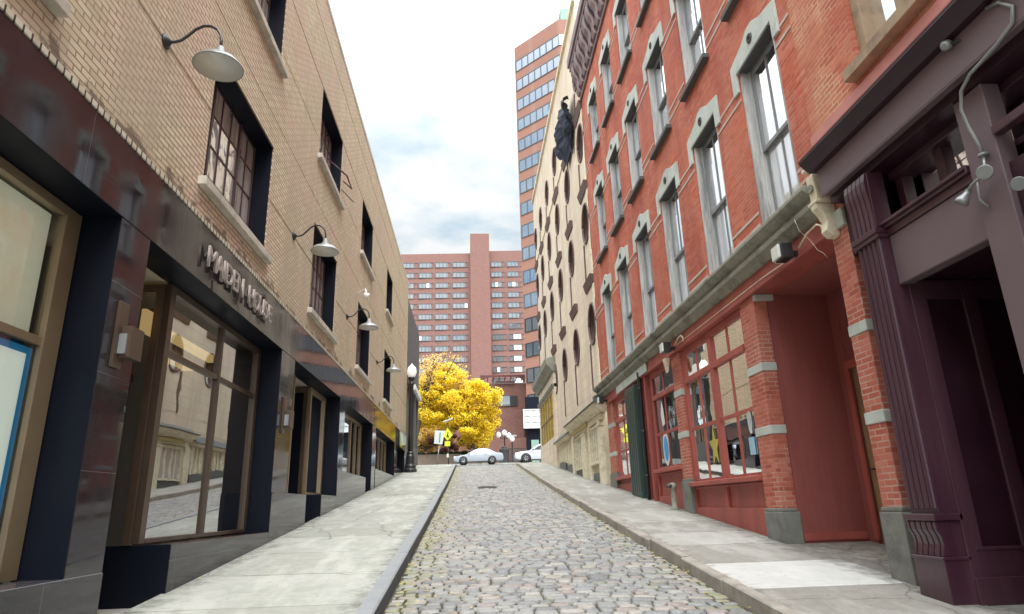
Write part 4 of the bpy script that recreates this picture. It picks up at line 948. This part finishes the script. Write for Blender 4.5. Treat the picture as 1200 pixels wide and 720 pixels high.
def arch_window(c, a, b, tail, sill):
    X = XRt-.01; c += .05
    w = MB(); w.box(X+.20, X+.26, c-hw, c-hw+.1, a, b); w.box(X+.20, X+.26, c+hw-.1, c+hw, a, b); w.box(X+.205, X+.255, c-.03, c+.03, a, b); w.box(X+.2, X+.26, c-hw+.1, c+hw-.1, a+(b-a)*.52, a+(b-a)*.52+.07)
    o = w.build('window', BROWNW, EB, loc=(X, c, a))
    MB().add([(X+.23, c-hw, a), (X+.23, c+hw, a), (X+.23, c+hw, b), (X+.23, c-hw, b)], [(0, 1, 2, 3)]).build('pane', GL_ARCH, o)
    MB().add([(X+.19, c-hw*.2, a+.05), (X+.19, c+hw*.7, a+.05), (X+.19, c+hw*.55, a+.8), (X+.19, c, a+.65)], [(0, 1, 2, 3)]).build('blind', WHITEP, o)  # white blind, added as a highlight in the pane
    rim = []; rr_ = hw-.01; kk = 1.13
    for sg_, zc_ in ((1, b-rr_*kk), (-1, a+rr_*kk)):
        rim += [(X-.01, c+(1 if sg_ > 0 else -1)*rr_*math.cos(PI*i/12), zc_+sg_*rr_*kk*math.sin(PI*i/12)) for i in range(13)]
    MB().tube(rim+[rim[0]], .05, 6).build('rim', BROWNW, o)
    # shuttered lower half: flush pale leaf with a dark rebate on one side
    s = MB().box(X-.008, X+.001, c-hw-.02, c+hw-.12, tail, a-.12); s.build('shutter', BEIGE, o)
    MB().box(X-.045, X+.002, c+hw-.14, c+hw-.01, tail, a+.1).build('rebate', BROWNW, o)
    if sill: MB().prism('y', [(X, tail-.34), (X-.05, tail-.32), (X-.13, tail-.05), (X-.15, tail), (X, tail)], c-hw-.1, c+hw+.10).build('sill', BROWNW, o, bevel=.01)
    return o
for a, b, tl, s_ in lev:
    o = arch_window(cols6[0], a, b, tl, s_)
    for c in cols6[1:]:
        l = o.location.copy(); l.y += c-cols6[0]; dup(o, l)
# ground floor of the beige building
m = MB(); m.box(4.5, 4.9, 21.97, 41.2, 1.5, 5.0); m.build('ground_wall', BEIGE_D, EB)
m = MB(); m.prism('y', [(4.5, 4.50), (4.3, 4.52), (4.28, 4.6), (4.12, 4.68), (4.05, 4.78), (4.5, 4.95)], 21.3, 28.4); m.box(4.34, 4.5, 21.6, 28.2, 4.3, 4.5)
m.build('shop_cornice', CREAM, EB, bevel=.008)
MB().prism('y', [(4.5, 4.955), (4.04, 4.785), (4.02, 4.83), (4.5, 5.06)], 21.2, 28.45).build('lead_flashing', SLATE, EB)
MB().box(4.25, 4.40, 24.2, 27.6, 4.34, 4.48).build('fretwork', simple('ochre_fretwork', (.38, .30, .12), .7), EB)
m = MB(); m.prism('y', [(4.5, 4.40), (4.3, 4.42), (4.18, 4.5), (4.5, 4.8)], 28.5, 33.3); m.build('shop_cornice', BEIGE_D, EB)
MB().prism('y', [(4.5, 4.805), (4.17, 4.505), (4.15, 4.54), (4.5, 4.88)], 28.5, 33.35).build('lead_flashing', SLATE, EB)
def gy(y): return G(y)+.13
# columns and shuttered bays
for a, b in ((21.98, 22.45), (24.05, 24.35), (25.0, 25.9), (27.9, 28.4)): MB().box(4.34, 4.5, a, b, gy(a)-.3, 4.3).box(4.31, 4.5, a-.03, b+.03, 4.12, 4.2).build('pilaster', CREAM, EB, bevel=.01)
for a, b in ((22.5, 24.0), (26.0, 27.8)):
    w = MB(); w.box(4.40, 4.5, a, a+.08, 3.0, 4.25); w.box(4.40, 4.5, b-.08, b, 3.0, 4.25); w.box(4.40, 4.5, a+.08, b-.08, 4.15, 4.25); w.box(4.36, 4.5, a, b, 2.9, 2.98)
    for k in range(1, 4): w.box(4.42, 4.48, a+(b-a)*k/4-.04, a+(b-a)*k/4+.04, 2.98, 4.15)
    o = w.build('window', CREAM, EB, bevel=.005)
    MB().box(4.46, 4.485, a+.08, b-.08, 2.98, 4.15).build('pane', GL_ARCH, o)
m = MB()
for k in range(9): a = 28.7+k*.5; m.box(4.40, 4.5, a, a+.26, max(3.05, gy(a)+.35), 4.38)
m.build('slatted_shutter', CREAM, EB, bevel=.006)
for a, b in ((22.5, 24.0), (25.9, 27.8), (28.8, 30.4), (31, 33)): MB().box(4.42, 4.499, a, b, gy(a)-.2, gy(b)+.22).build('cellar_opening', SLATE, EB)
# far pavilion of the same row: cream front with tall amber windows
m = MB(); m.box(4.34, 4.5, 33.5, 41.3, G(33), 5.0); m.box(4.36, 4.5, 33.5, 34.3, 5, 9.0); m.box(4.36, 4.5, 40.8, 41.3, 5.0, 9.0); m.box(4.38, 4.5, 34.3, 40.8, 7.45, 8.3)
m.build('end_wall', BEIGE, EB, bevel=.01)
m = MB().prism('y', [(4.5, 8.3), (4.25, 8.35), (4.18, 8.5), (3.98, 8.7), (3.92, 9.0), (4.5, 9.15)], 33.4, 41.5); m.prism('y', [(4.5, 7.5), (4.3, 7.52), (4.22, 7.66), (4.5, 7.7)], 33.5, 41.4)
m.build('upper_cornice', CORNST, EB, bevel=.01)
w = MB()
for k in range(6): a = 34.35+k*1.27; w.box(4.38, 4.47, a-.05, a+.05, 5.0, 7.45)
w.box(4.385, 4.47, 34.3, 40.8, 6.2, 6.28); o = w.build('window', GOLDF, EB)
MB().box(4.43, 4.44, 34.3, 40.8, 5.0, 7.45).build('pane', GL_GOLD, o)
# bunched netting hanging off the corner
m = MB(); rr = random.Random(9); nu, nv = 16, 14; vs = []
for i in range(nu+1):
    for j in range(nv+1):
        u, v = i/nu, j/nv
        wth = .5+1.2*math.sin(PI*min(1, v*1.15))**.8*(1-.35*v); yb = 24.5+(u-.5)*wth*1.9+.7*v*(1 if u > .5 else -.3)
        vs.append((4.44-.5*abs(math.sin(u*9+v*3.2))*math.sin(PI*min(1, v+.12))-.12*rr.random(), yb+.12*rr.random(), 18.4-2.2*v-.5*abs(math.sin(u*7))*v+.12*rr.random()))
m.add(vs, [(i*(nv+1)+j, i*(nv+1)+j+1, (i+1)*(nv+1)+j+1, (i+1)*(nv+1)+j) for i in range(nu) for j in range(nv)], 0, False)
tag(m.build('netting', TARP, recalc=False), 'bunched dark blue netting hung from the beige wall under the maroon cornice', 'netting')

# ================================================================== TOWER
TW = empty('office_tower', (9, 78, 5), 'tall office tower with alternating brick and glass bands', 'tower')
pA, pB = Vector((6.9, 80)), Vector((12.6, 73.9)); pC = pB+Vector((14, -1.0)); pD = pA+Vector((18, 14))
poly = [tuple(pA), tuple(pB), tuple(pC), tuple(pD)]
MB().prism('z', poly, 4, 66.2).build('wall', BR_TOW, TW)
def facestrip(mb, p, q, z0, z1, off, mi=0):
    d = (q-p).normalized(); n = Vector((d.y, -d.x)); a, b = p+n*off, q+n*off
    mb.add([(a.x, a.y, z0), (b.x, b.y, z0), (b.x, b.y, z1), (a.x, a.y, z1)], [(0, 1, 2, 3)], mi)
def facebox(mb, p, q, z0, z1, off, mi=0):
    d = (q-p).normalized(); n = Vector((d.y, -d.x)); pts = [p+n*.0, q+n*.0, q+n*off, p+n*off]
    mb.prism('z', [tuple(v) for v in pts], z0, z1, mi)
for k in range(18):
    z1 = 63.7-3.27*k; z0 = z1-1.75; lo = k >= 12
    g_ = MB(); facestrip(g_, pA+(pB-pA)*.03, pB, z0, z1, .03); facestrip(g_, pB, pC, z0, z1, .03)
    o = g_.build('window', GL_TOWER_LO if lo else GL_TOWER, TW, recalc=False)
    fr = MB(); d = (pB-pA)
    for i in range(8):
        c = pA+d*(.03+.97*i/7); dd = d.normalized()*.06; facebox(fr, c-dd, c+dd, z0, z1, .09)
    for i in range(1, 9):
        c = pB+(pC-pB)*(i/9); dd = (pC-pB).normalized()*.06; facebox(fr, c-dd, c+dd, z0, z1, .09)
    for z in (z0, z1): facebox(fr, pA+d*.03, pB, z-.05, z+.05, .08); facebox(fr, pB, pC, z-.05, z+.05, .08)
    fr.build('frame', BLACKM if lo else SLATE, o)
MB().box(13.4, 15.2, 76, 78, 66.2, 70).box(15.6, 16.4, 76, 78, 66.2, 68.5).build('roof_plant', COPPER, TW)
# glazed bridge and dark entrance at the tower foot
t = empty('glazed_bridge', (6.5, 74, 10), 'white framed glazed box over the dark tower entrance', 'bridge')
m = MB().box(5.95, 10.5, 73.4, 73.5, 9.85, 12.0); m.build('pane', simple('pale_panel_glass', (.62, .68, .70), .3), t)
m = MB()
for x in (5.95, 6.75, 7.5, 8.3, 9.1, 9.9): m.box(x-.05, x+.05, 73.30, 73.4, 9.85, 12.0)
for z in (9.9, 10.6, 11.3, 11.95): m.box(5.9, 10.5, 73.31, 73.395, z-.05, z+.05)
m.build('frame', WHITEP, t)
m = MB(); m.box(6.2, 12, 74.0, 74.1, 5.2, 13.5); m.build('entrance', NAVY, TW)
MB().box(6.75, 7.6, 73.8, 73.9, 5.3, 8.6).build('entrance_panel', COPPER, TW)

# ================================================================== HOTEL SLAB
HB = empty('hotel_building', (3, 160, 5), 'long brick high-rise slab with a plain brick stack in the middle', 'building')
sl = .035
def Wz(x, z): return z
MB().prism('z', [(-45, 161.5), (.2, 160), (.2, 175), (-45, 176)], 4, 65.8).prism('z', [(5.2, 160), (60, 158), (60, 173), (5.2, 175)], 4, 66.4).build('wall', BR_SLAB, HB)
MB().box(.2, 5.2, 158.5, 172, 4, 70.8).build('stack', BR_SLAB, HB)
wp = None
zs_ = [62.6-2.83*k for k in range(15)]
groups_ = [(-17.6, 4.1, 3), (-13.2, 3.7, 3), (-8.9, 3.9, 3), (-4.4, 3.9, 3), (5.7, 3.6, 3), (9.9, 4.2, 3)]
rh_ = random.Random(2)
lit = {(1, 2), (3, 4), (1, 7), (4, 2), (5, 2), (5, 7), (5, 8), (5, 9), (4, 10), (5, 10), (5, 11), (5, 12), (5, 13)}
for gi, (x0, w, n) in enumerate(groups_):
    for k, z in enumerate(zs_[:14]):
        yy = 160+(-x0/45*1.5 if x0 < 0 else -(x0-5.2)/55*2)-.22
        if k == 0 or gi < 0:
            fr = MB(); fr.box(x0-.15, x0+w+.1, yy, yy+.2, z-.75, z-.64); fr.box(x0, x0+w, yy, yy+.2, z+.62, z+.72)
            for i in range(5): fr.box(x0+w*i/4-.06, x0+w*i/4+.06, yy, yy+.2, z-.64, z+.62)
            base = fr.build('window', SLATE, HB, loc=(x0, yy, z)); MB().box(x0, x0+w, yy+.12, yy+.15, z-.66, z+.66).build('pane', GL_HOTEL, base)
            cur = base
        else:
            l = base.location.copy(); l.z += z-zs_[0]; cur = dup(base, l)
        if (gi, k) in lit or rh_.random() < .03:
            i = rh_.randrange(4) if gi < 4 else 1
            MB().box(x0+w*i/4+.1, x0+w*(i+(2 if gi == 5 and k > 6 else 1))/4-.1, yy+.02, yy+.05, z-.6, z+.58).build('blind', WHITEP, cur)
# brick podium with roof trellis
PD = empty('brick_building', (5, 88, 5), 'low brown brick building with a roof trellis behind the yellow tree', 'building')
MB().box(-30, 7.65, 88, 110, 4, 17.65).box(2.96, 7.0, 86.6, 87.99, 4, 14.0).build('wall', BR_POD, PD)
MB().box(-12, 6.93, 78, 78.5, 4, 9.3).build('garden_wall', BR_POD, PD)
m = MB(); m.box(1.3, 7.45, 87.2, 87.4, 18.45, 18.7)
for x in (1.4, 7.3): m.box(x-.1, x+.1, 87.2, 87.4, 17.65, 18.45)
for x in range(8): m.box(1.5+x*.8, 1.62+x*.8, 87.4, 91, 18.5, 18.65)
m.prism('y', [(1.5, 18.45), (1.5, 17.9), (2.3, 18.45)], 87.2, 87.4); m.prism('y', [(7.2, 18.45), (7.2, 17.9), (6.5, 18.45)], 87.2, 87.4); m.box(3.4, 6.0, 87.6, 87.7, 17.66, 17.95)
m.build('trellis', simple('dark_red_steel', (.10, .03, .03), .5), PD)
o = MB().box(3.1, 6.33, 87.9, 87.99, 14.5, 15.95).build('window', BLACKM, PD); MB().box(3.9, 5.3, 87.88, 87.9, 14.55, 15.9).build('pane', GL_HOTEL, o)
m = MB()
for k in range(9): m.box(4.75+k*.14, 4.85+k*.14, 86.52, 86.6, 10.30, 10.52)
m.build('sign_letters', WHITEP, PD)

# ================================================================== TREES AND PLANTING
def leaves(mb, centers, n, size, rg, flat=.6, tone_fn=None):
    for _ in range(n):
        c, rad = rg.choice(centers) if not isinstance(centers[0][1], float) else centers[rg.randrange(len(centers))]
        d = Vector((rg.gauss(0, 1), rg.gauss(0, 1), rg.gauss(0, 1))).normalized()
        r = rad*(rg.random()**.4)
        p = Vector(c)+Vector((d.x*r, d.y*r, d.z*r*flat))
        a = Vector((rg.gauss(0, 1), rg.gauss(0, 1), rg.gauss(0, 1))).normalized(); b = a.orthogonal().normalized(); s = size*rg.uniform(.6, 1.3)
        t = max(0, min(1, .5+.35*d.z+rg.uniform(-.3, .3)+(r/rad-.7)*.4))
        mb.add([p+a*s, p+b*s*.6, p-a*s, p-b*s*.6], [(0, 1, 2, 3)], 0, False, t)
def crown_centres(c, R_, H_, n, rg, small, shape=None):
    out = []
    while len(out) < n:
        d = Vector((rg.uniform(-1, 1), rg.uniform(-1, 1), rg.uniform(-1, 1)))
        if .28 < d.length < 1 and (shape is None or shape(d)):
            out.append((Vector(c)+Vector((d.x*R_, d.y*R_*.8, d.z*H_)), small*rg.uniform(.6, 1.3)))
    return out
def tree(name, label, x, y, z0, th, c, R_, H_, n, nl, mat, ls, seed, small, shape=None, extra=()):
    rg = random.Random(seed); t = empty(name, (x, y, z0), label, 'tree')
    cs_ = crown_centres(c, R_, H_, n, rg, small, shape)+list(extra)
    tr_ = MB(); top = Vector((c[0]*.6+x*.4, y, c[2]-H_*.35))
    tr_.tube([(x, y, z0-.2), (x+.05, y, z0+.5), Vector((x, y, z0)).lerp(top, .5), top], [.34, .26, .22, .16], 10)
    for k in range(min(34, len(cs_))):
        e = cs_[k*len(cs_)//min(34, len(cs_))][0]; s0 = Vector((x, y, z0)).lerp(top, rg.uniform(.5, 1)); m_ = s0.lerp(e, .5)+Vector((rg.uniform(-.3, .3), rg.uniform(-.3, .3), rg.uniform(0, .5)))
        tr_.tube([s0, m_, e, e+(e-m_)*.35], [.13, .08, .04, .012], 6)
    tr_.build('trunk', BARK, t)
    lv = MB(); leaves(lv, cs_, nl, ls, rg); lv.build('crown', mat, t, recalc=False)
    return t
gz_ = G(66)+.13
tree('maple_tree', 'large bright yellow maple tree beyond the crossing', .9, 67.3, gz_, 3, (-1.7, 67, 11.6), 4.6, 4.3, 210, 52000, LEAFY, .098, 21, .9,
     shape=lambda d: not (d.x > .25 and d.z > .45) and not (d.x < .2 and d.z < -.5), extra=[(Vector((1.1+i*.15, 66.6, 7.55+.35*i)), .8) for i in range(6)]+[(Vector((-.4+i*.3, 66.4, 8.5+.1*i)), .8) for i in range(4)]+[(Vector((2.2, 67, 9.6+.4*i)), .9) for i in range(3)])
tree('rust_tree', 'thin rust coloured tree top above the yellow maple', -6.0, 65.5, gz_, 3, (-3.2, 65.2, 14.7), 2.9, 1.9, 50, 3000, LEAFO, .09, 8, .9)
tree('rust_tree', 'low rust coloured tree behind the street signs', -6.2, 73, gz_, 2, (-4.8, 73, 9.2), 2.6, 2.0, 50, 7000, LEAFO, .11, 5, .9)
def bush(name, label, cat, x0, x1, y0, y1, z0, z1, n, mat, seed, size=.09):
    rg = random.Random(seed); mb = MB(); cs_ = [(Vector((rg.uniform(x0, x1), rg.uniform(y0, y1), rg.uniform(z0, z1-.2))), rg.uniform(.3, .55)) for _ in range(int((x1-x0)*9))]
    leaves(mb, cs_, n, size, rg, .8); t = empty(name, ((x0+x1)/2, y0, z0), label, cat)
    tk = MB(); [tk.tube([(c.x, c.y, z0-.3), tuple(c)], [.03, .012], 5) for c, r in cs_[::3]]; tk.build('stems', BARK, t); mb.build('foliage', mat, t, recalc=False); return t
bush('plum_shrub', 'mass of plum red shrubs behind the silver car', 'shrub', -4.6, 1.2, 71, 73, 6.4, 9.2, 20000, LEAFP, 4)
bush('dark_hedge', 'dark clipped hedge on top of the low wall', 'hedge', -6.5, .8, 69.3, 70.2, 6.75, 7.15, 9000, LEAFG, 6)
tag(MB().box(-9, -1.0, 68.6, 68.9, gz_-.3, 6.75).box(-9, -1.0, 68.55, 68.95, 6.751, 6.85).build('garden_wall', simple('brown_garden_wall', (.26, .20, .16), .9)), 'low brown garden wall under the dark hedge', 'wall')

# ================================================================== VEHICLES
def car(name, label, x0, yc, z0, L, Hh, paint, prof_fn, wheels, cat, glass_polys, wr):
    """nose points to -x; side profile extruded across y with tucked sills and tumblehome"""
    t = empty(name, (x0+L/2, yc, z0), label, cat)
    low, cab = prof_fn
    W = .9
    m = MB(); n = len(low)
    slices = [(-W, .94, .02), (-W+.06, 1.0, 0), (W-.06, 1.0, 0), (W, .94, .02)]
    v = []
    for (yy, sc, dz) in slices:
        for (px, pz) in low: v.append((x0+L/2+(px-L/2)*(.985 if sc < 1 else 1), yc+yy, z0+(.55+(pz-.55)*sc)))
    fs = [(s*n+i, s*n+(i+1) % n, (s+1)*n+(i+1) % n, (s+1)*n+i) for s in range(3) for i in range(n)]+[tuple(range(n))[::-1], tuple(range(3*n, 4*n))]
    m.add(v, fs, 0, True); b = m.build('body', paint, t, bevel=.02, seg=2)
    m = MB(); n = len(cab); v = []
    beltz = min(p[1] for p in cab); topz = max(p[1] for p in cab)
    for side in (-1, 1):
        for (px, pz) in cab: v.append((x0+px, yc+side*(.84-.20*(pz-beltz)/(topz-beltz)), z0+pz))
    m.add(v, [(i, (i+1) % n, n+(i+1) % n, n+i) for i in range(n)]+[tuple(range(n))[::-1], tuple(range(n, 2*n))], 0, False); m.build('cabin', paint, t, bevel=.04, seg=2)
    for gp in glass_polys:
        g2 = MB(); vv = [(x0+px, yc-(.84-.20*(pz-beltz)/(topz-beltz))-.012, z0+pz) for px, pz in gp]; k = len(gp)
        vv2 = [(a, 2*yc-b_, c) for a, b_, c in vv]
        g2.add(vv, [tuple(range(k))]); g2.add(vv2, [tuple(range(k))]); g2.build('window', GL_CAR, t)
    for wx in wheels:
        for sd in (-1, 1):
            rot = Matrix(((1, 0, 0), (0, 0, sd), (0, 1, 0)))
            w = empty('wheel', (0, 0, 0), None, None); w.parent = t; w.location = (wx-L/2, sd*.82, wr)
            q = MB().lathe([(wr*.66, .10), (wr*.96, .095), (wr, .05), (wr, -.1), (0, -.1)], (x0+wx, yc+sd*.82, z0+wr), 24, rot); q.build('tyre', RUBBER, w)
            q = MB()
            q.lathe([(0, .085), (.07, .09), (.08, .075), (wr*.15, .06)], (x0+wx, yc+sd*.82, z0+wr), 12, rot)
            for k in range(7):
                a = 2*PI*k/7; ca, sa = math.cos(a), math.sin(a)
                q.tube([(x0+wx+.05*ca, yc+sd*.90, z0+wr+.05*sa), (x0+wx+wr*.64*ca, yc+sd*.90, z0+wr+wr*.64*sa)], .028, 5)
            q.lathe([(wr*.66, .06), (wr*.66, .10), (wr*.60, .095), (wr*.60, .03), (0, .02)], (x0+wx, yc+sd*.82, z0+wr), 20, rot)
            q.build('rim', RIM, w)
            MB().lathe([(0, -.12), (wr*1.16, -.12), (wr*1.16, .085), (0, .085)], (x0+wx, yc+sd*.82, z0+wr+.03), 24, rot).build('wheel_arch', RUBBER, t)
    return t, b
L = 4.55
low = [(.02, .35), (0, .55), (.10, .68), (.7, .82), (1.25, .90), (3.7, .98), (4.35, .97), (4.52, .80), (4.55, .45), (4.45, .28), (.3, .22)]
cab = [(1.15, .88), (1.85, 1.28), (2.2, 1.40), (2.75, 1.43), (3.2, 1.36), (3.95, .98), (3.9, .88)]
zc = G(61.1)
t, b = car('parked_car', 'silver sedan crossing the top of the cobbled street', -1.62, 61.1, zc+.01, L, 1.45, CARS, (low, cab), (.88, 3.5), 'car',
           [[(1.42, .98), (1.9, 1.25), (2.2, 1.34), (2.42, 1.36), (2.42, .98)], [(2.5, .98), (2.5, 1.36), (2.8, 1.36), (3.15, 1.29), (3.55, 1.05), (3.5, .98)]], .33)
MB().box(-1.60, -1.40, 60.25, 60.45, zc+.62, zc+.74).build('headlight', LAMPW, t, bevel=.02)
MB().box(2.78, 2.92, 60.22, 60.4, zc+.70, zc+.86).build('tail_light', simple('red_lens', (.4, .02, .02), .3), t)
MB().box(.35, .52, 60.18, 60.2, zc+.82, zc+.85).box(1.2, 1.37, 60.18, 60.2, zc+.84, zc+.87).build('door_handle', RIM, t)
MB().box(-.30, -.12, 60.05, 60.2, zc+.94, zc+1.04).build('mirror', CARS, t, bevel=.02)
L2 = 4.8
low2 = [(.03, .40), (0, .75), (.10, .92), (.5, 1.02), (1.4, 1.10), (4.6, 1.15), (4.78, .9), (4.8, .5), (4.6, .32), (.3, .30)]
cab2 = [(1.25, 1.05), (2.05, 1.58), (2.4, 1.70), (4.2, 1.72), (4.65, 1.15), (4.6, 1.05)]
zc2 = G(60.6)
t, b = car('parked_car', 'white four by four car cut off by the beige building', 3.95, 60.6, zc2+.01, L2, 1.72, CARW, (low2, cab2), (.98, 3.8), 'car',
           [[(1.65, 1.15), (2.15, 1.50), (2.45, 1.60), (2.95, 1.62), (2.95, 1.15)], [(3.05, 1.15), (3.05, 1.62), (4.1, 1.62), (4.4, 1.2)]], .40)
MB().box(3.97, 4.2, 59.75, 59.95, zc2+.80, zc2+.95).build('headlight', LAMPW, t, bevel=.02)
MB().box(5.5, 5.66, 59.55, 59.7, zc2+1.12, zc2+1.24).build('mirror', BLACKM, t, bevel=.02)
# dark litter bins and railing between the cars
t = empty('litter_bin', (3.3, 66, gz_), 'black slatted litter bin between the two cars', 'bin')
MB().lathe([(.42, 0), (.45, .1), (.45, 1.2), (.5, 1.25), (.5, 1.4), (.2, 1.55), (0, 1.56)], (3.3, 66, gz_), 16, smooth=False).build('body', RAIL, t)
MB().lathe([(.3, 1.5), (.25, 1.65), (0, 1.7)], (3.3, 66, gz_), 12).build('lid', BLACKM, t)
t = empty('railing', (4.2, 67, gz_), 'dark metal railing at the far kerb near the globe lamps', 'railing')
m = MB(); m.box(3.0, 5.6, 66.98, 67.02, gz_+1.5, gz_+1.58); m.box(3.0, 5.6, 66.98, 67.02, gz_+.2, gz_+.26); m.build('rail', RAIL, t)
m = MB(); [m.box(3.0+.13*k, 3.05+.13*k, 66.985, 67.015, gz_, gz_+1.5) for k in range(21)]; m.build('bars', RAIL, t)
def globe_lamp(x, y, h, label, heads):
    t = empty('street_lamp', (x, y, gz_), label, 'street lamp', 'globe lamps beyond the crossing')
    m = MB().lathe([(.14, 0), (.12, .5), (.07, .6), (.06, h-.3), (.1, h-.25), (0, h-.2)], (x, y, gz_), 10)
    if heads > 1: m.tube([(x-.62, y, gz_+h-.45), (x, y, gz_+h-.6), (x+.45, y, gz_+h-.55)], .04)
    m.build('post', BLACKM, t)
    for dx, dz in ([(0, 0), (-.62, -.2), (.45, -.3)][:heads]):
        MB().lathe([(.1, -.28), (.24, -.12), (.27, .05), (.2, .2), (.08, .28), (0, .34)], (x+dx, y, gz_+h+dz), 14).build('globe', GLOBE, t)
globe_lamp(3.45, 68, 3.25, 'street lamp with a cluster of three white globes', 3)
globe_lamp(4.25, 68.5, 2.65, 'shorter street lamp with one white globe', 1)

# signs on the left pavement end
zs2 = gy(40)+.2
t = empty('road_sign', (-2.1, 44.6, G(44.6)), 'white sign with green stripe seen near the left kerb corner', 'road sign')
MB().tube([(-2.32, 44.6, G(44)), (-2.15, 44.6, 5.6)], .03, 8).build('post', LAMPM, t)
m = MB(); m.prism('y', [(-2.50, 5.72), (-1.95, 5.66), (-1.78, 6.56), (-2.45, 6.60)], 44.5, 44.53); sp = m.build('panel', SIGNW, t)
MB().prism('y', [(-2.17, 5.80), (-2.10, 5.80), (-2.05, 6.45), (-2.13, 6.45)], 44.48, 44.499).build('stripe', SIGNG, t)
t = empty('crossing_sign', (-1.6, 45.4, G(45)), 'yellow green pedestrian crossing sign with a solar panel on top', 'road sign')
MB().tube([(-1.55, 45.4, G(45)), (-1.65, 45.4, 7.2)], .035, 8).build('post', IRON, t)
m = MB(); m.prism('y', [(-1.62, 5.98), (-1.27, 6.35), (-1.62, 6.85), (-1.97, 6.35)], 45.28, 45.30); m.build('panel', SIGNY, t)
MB().box(-1.82, -1.44, 45.28, 45.30, 5.60, 5.93).build('arrow_plate', SIGNY, t)
m = MB(); m.tube([(-1.60, 45.26, 6.55), (-1.62, 45.26, 6.40), (-1.66, 45.26, 6.22)], .035, 6); m.tube([(-1.62, 45.26, 6.40), (-1.54, 45.26, 6.2)], .025, 6); m.build('walking_figure', BLACKM, t)
MB().prism('y', [(-1.95, 7.28), (-1.90, 7.24), (-1.25, 7.46), (-1.28, 7.52)], 45.2, 45.6).build('solar_panel', SIGNW, t)
MB().box(-1.68, -1.54, 45.28, 45.36, 4.85, 5.1).build('push_button', WHITEP, t)
# manhole
m = MB(); m.lathe([(0, 0), (.30, 0), (.34, .006), (.34, -.03)], (0, 0, 0), 28)
for k in range(-3, 4): m.box(-.25, .25, k*.07-.012, k*.07+.012, 0, .008)
o = m.build('manhole_cover', IRON); o.location = (.55, 23.6, G(23.6)+.035); o.rotation_euler = (math.atan(.102), 0, 0); tag(o, 'round iron manhole cover set in the cobbles', 'manhole cover')
# fallen leaves in the gutters
m = MB(); rg = random.Random(31)
for _ in range(900):
    yy = 2+38*rg.random()**1.1
    xx = rg.choice((-.88+abs(rg.gauss(0, .14)), 2.68-abs(rg.gauss(0, .12)), -.6+abs(rg.gauss(0, .4)))) 
    if rg.random() < .12: xx = rg.uniform(-3.2, 4.4)
    zz = G(yy)+(.022 if -.9 < xx < 2.7 else .152); a = rg.uniform(0, 6.28); s = rg.uniform(.015, .035)
    ca, sa = math.cos(a)*s, math.sin(a)*s
    m.add([(xx+ca, yy+sa, zz+.004+rg.random()*.01), (xx-sa*.6, yy+ca*.6, zz+.004), (xx-ca, yy-sa, zz+.004+rg.random()*.01), (xx+sa*.6, yy-ca*.6, zz+.004)], [(0, 1, 2, 3)], 0, False, rg.random())
tag(m.build('fallen_leaves', LEAFO, recalc=False), 'scattered fallen leaves along the gutters', 'leaves', kind='stuff')

# ================================================================== LIGHT
SUN_EL, SUN_AZ = math.radians(52), math.radians(172)   # azimuth measured clockwise from +Y
sd = bpy.data.lights.new('sun', 'SUN'); so = bpy.data.objects.new('sun', sd); COL.objects.link(so)
sd.energy = 2.8; sd.angle = math.radians(30); sd.color = (1, .96, .90)
dv = Vector((math.sin(SUN_AZ)*math.cos(SUN_EL), math.cos(SUN_AZ)*math.cos(SUN_EL), math.sin(SUN_EL)))
so.rotation_euler = dv.to_track_quat('Z', 'Y').to_euler(); so.location = (0, 0, 40)
W = bpy.data.worlds.new('World'); S.world = W; W.use_nodes = True
nt = NT.__new__(NT); nt.t = W.node_tree; nt.t.nodes.clear(); out = nt.t.nodes.new('ShaderNodeOutputWorld')
sky = nt.n('ShaderNodeTexSky', sky_type='NISHITA', sun_disc=False); sky.sun_elevation = SUN_EL; sky.sun_rotation = SUN_AZ
bg1 = nt.n('ShaderNodeBackground'); nt.l(sky.outputs[0], bg1.inputs[0]); bg1.inputs[1].default_value = .12
tc = nt.n('ShaderNodeTexCoord'); sp = nt.n('ShaderNodeSeparateXYZ'); nt.l(tc.outputs['Generated'], sp.inputs[0])
# clouds on a flat layer: project the direction onto a plane
zz = math_(nt, 'MAXIMUM', sp.outputs[2], .05); cb = nt.n('ShaderNodeCombineXYZ')
nt.l(math_(nt, 'DIVIDE', sp.outputs[0], zz), cb.inputs[0]); nt.l(math_(nt, 'DIVIDE', sp.outputs[1], zz), cb.inputs[1])
n1 = noise(nt, cb.outputs[0], 1.9, 9, .56)
cc = ramp(nt, n1, [(.36, (.60, .75, .86)), (.47, (.84, .92, .96)), (.56, (1.03, 1.04, 1.04))])
el = ramp(nt, sp.outputs[2], [(.0, (.86,)*3), (.33, (.93,)*3), (.52, (1.2,)*3), (.70, (2.9,)*3), (1, (5.4,)*3)])
beh = rng(nt, sp.outputs[1], .1, -.6, 1, 2.1)
cc = mix(nt, 1.0, cc, el, 'MULTIPLY')
st = nt.n('ShaderNodeBackground'); nt.l(cc, st.inputs[0]); nt.l(beh, st.inputs[1])
mx = nt.n('ShaderNodeMixShader'); mx.inputs[0].default_value = .9; nt.l(bg1.outputs[0], mx.inputs[1]); nt.l(st.outputs[0], mx.inputs[2]); nt.l(mx.outputs[0], out.inputs[0])
S.cycles.max_bounces = 8; S.cycles.transparent_max_bounces = 12
S.cycles.use_denoising = True
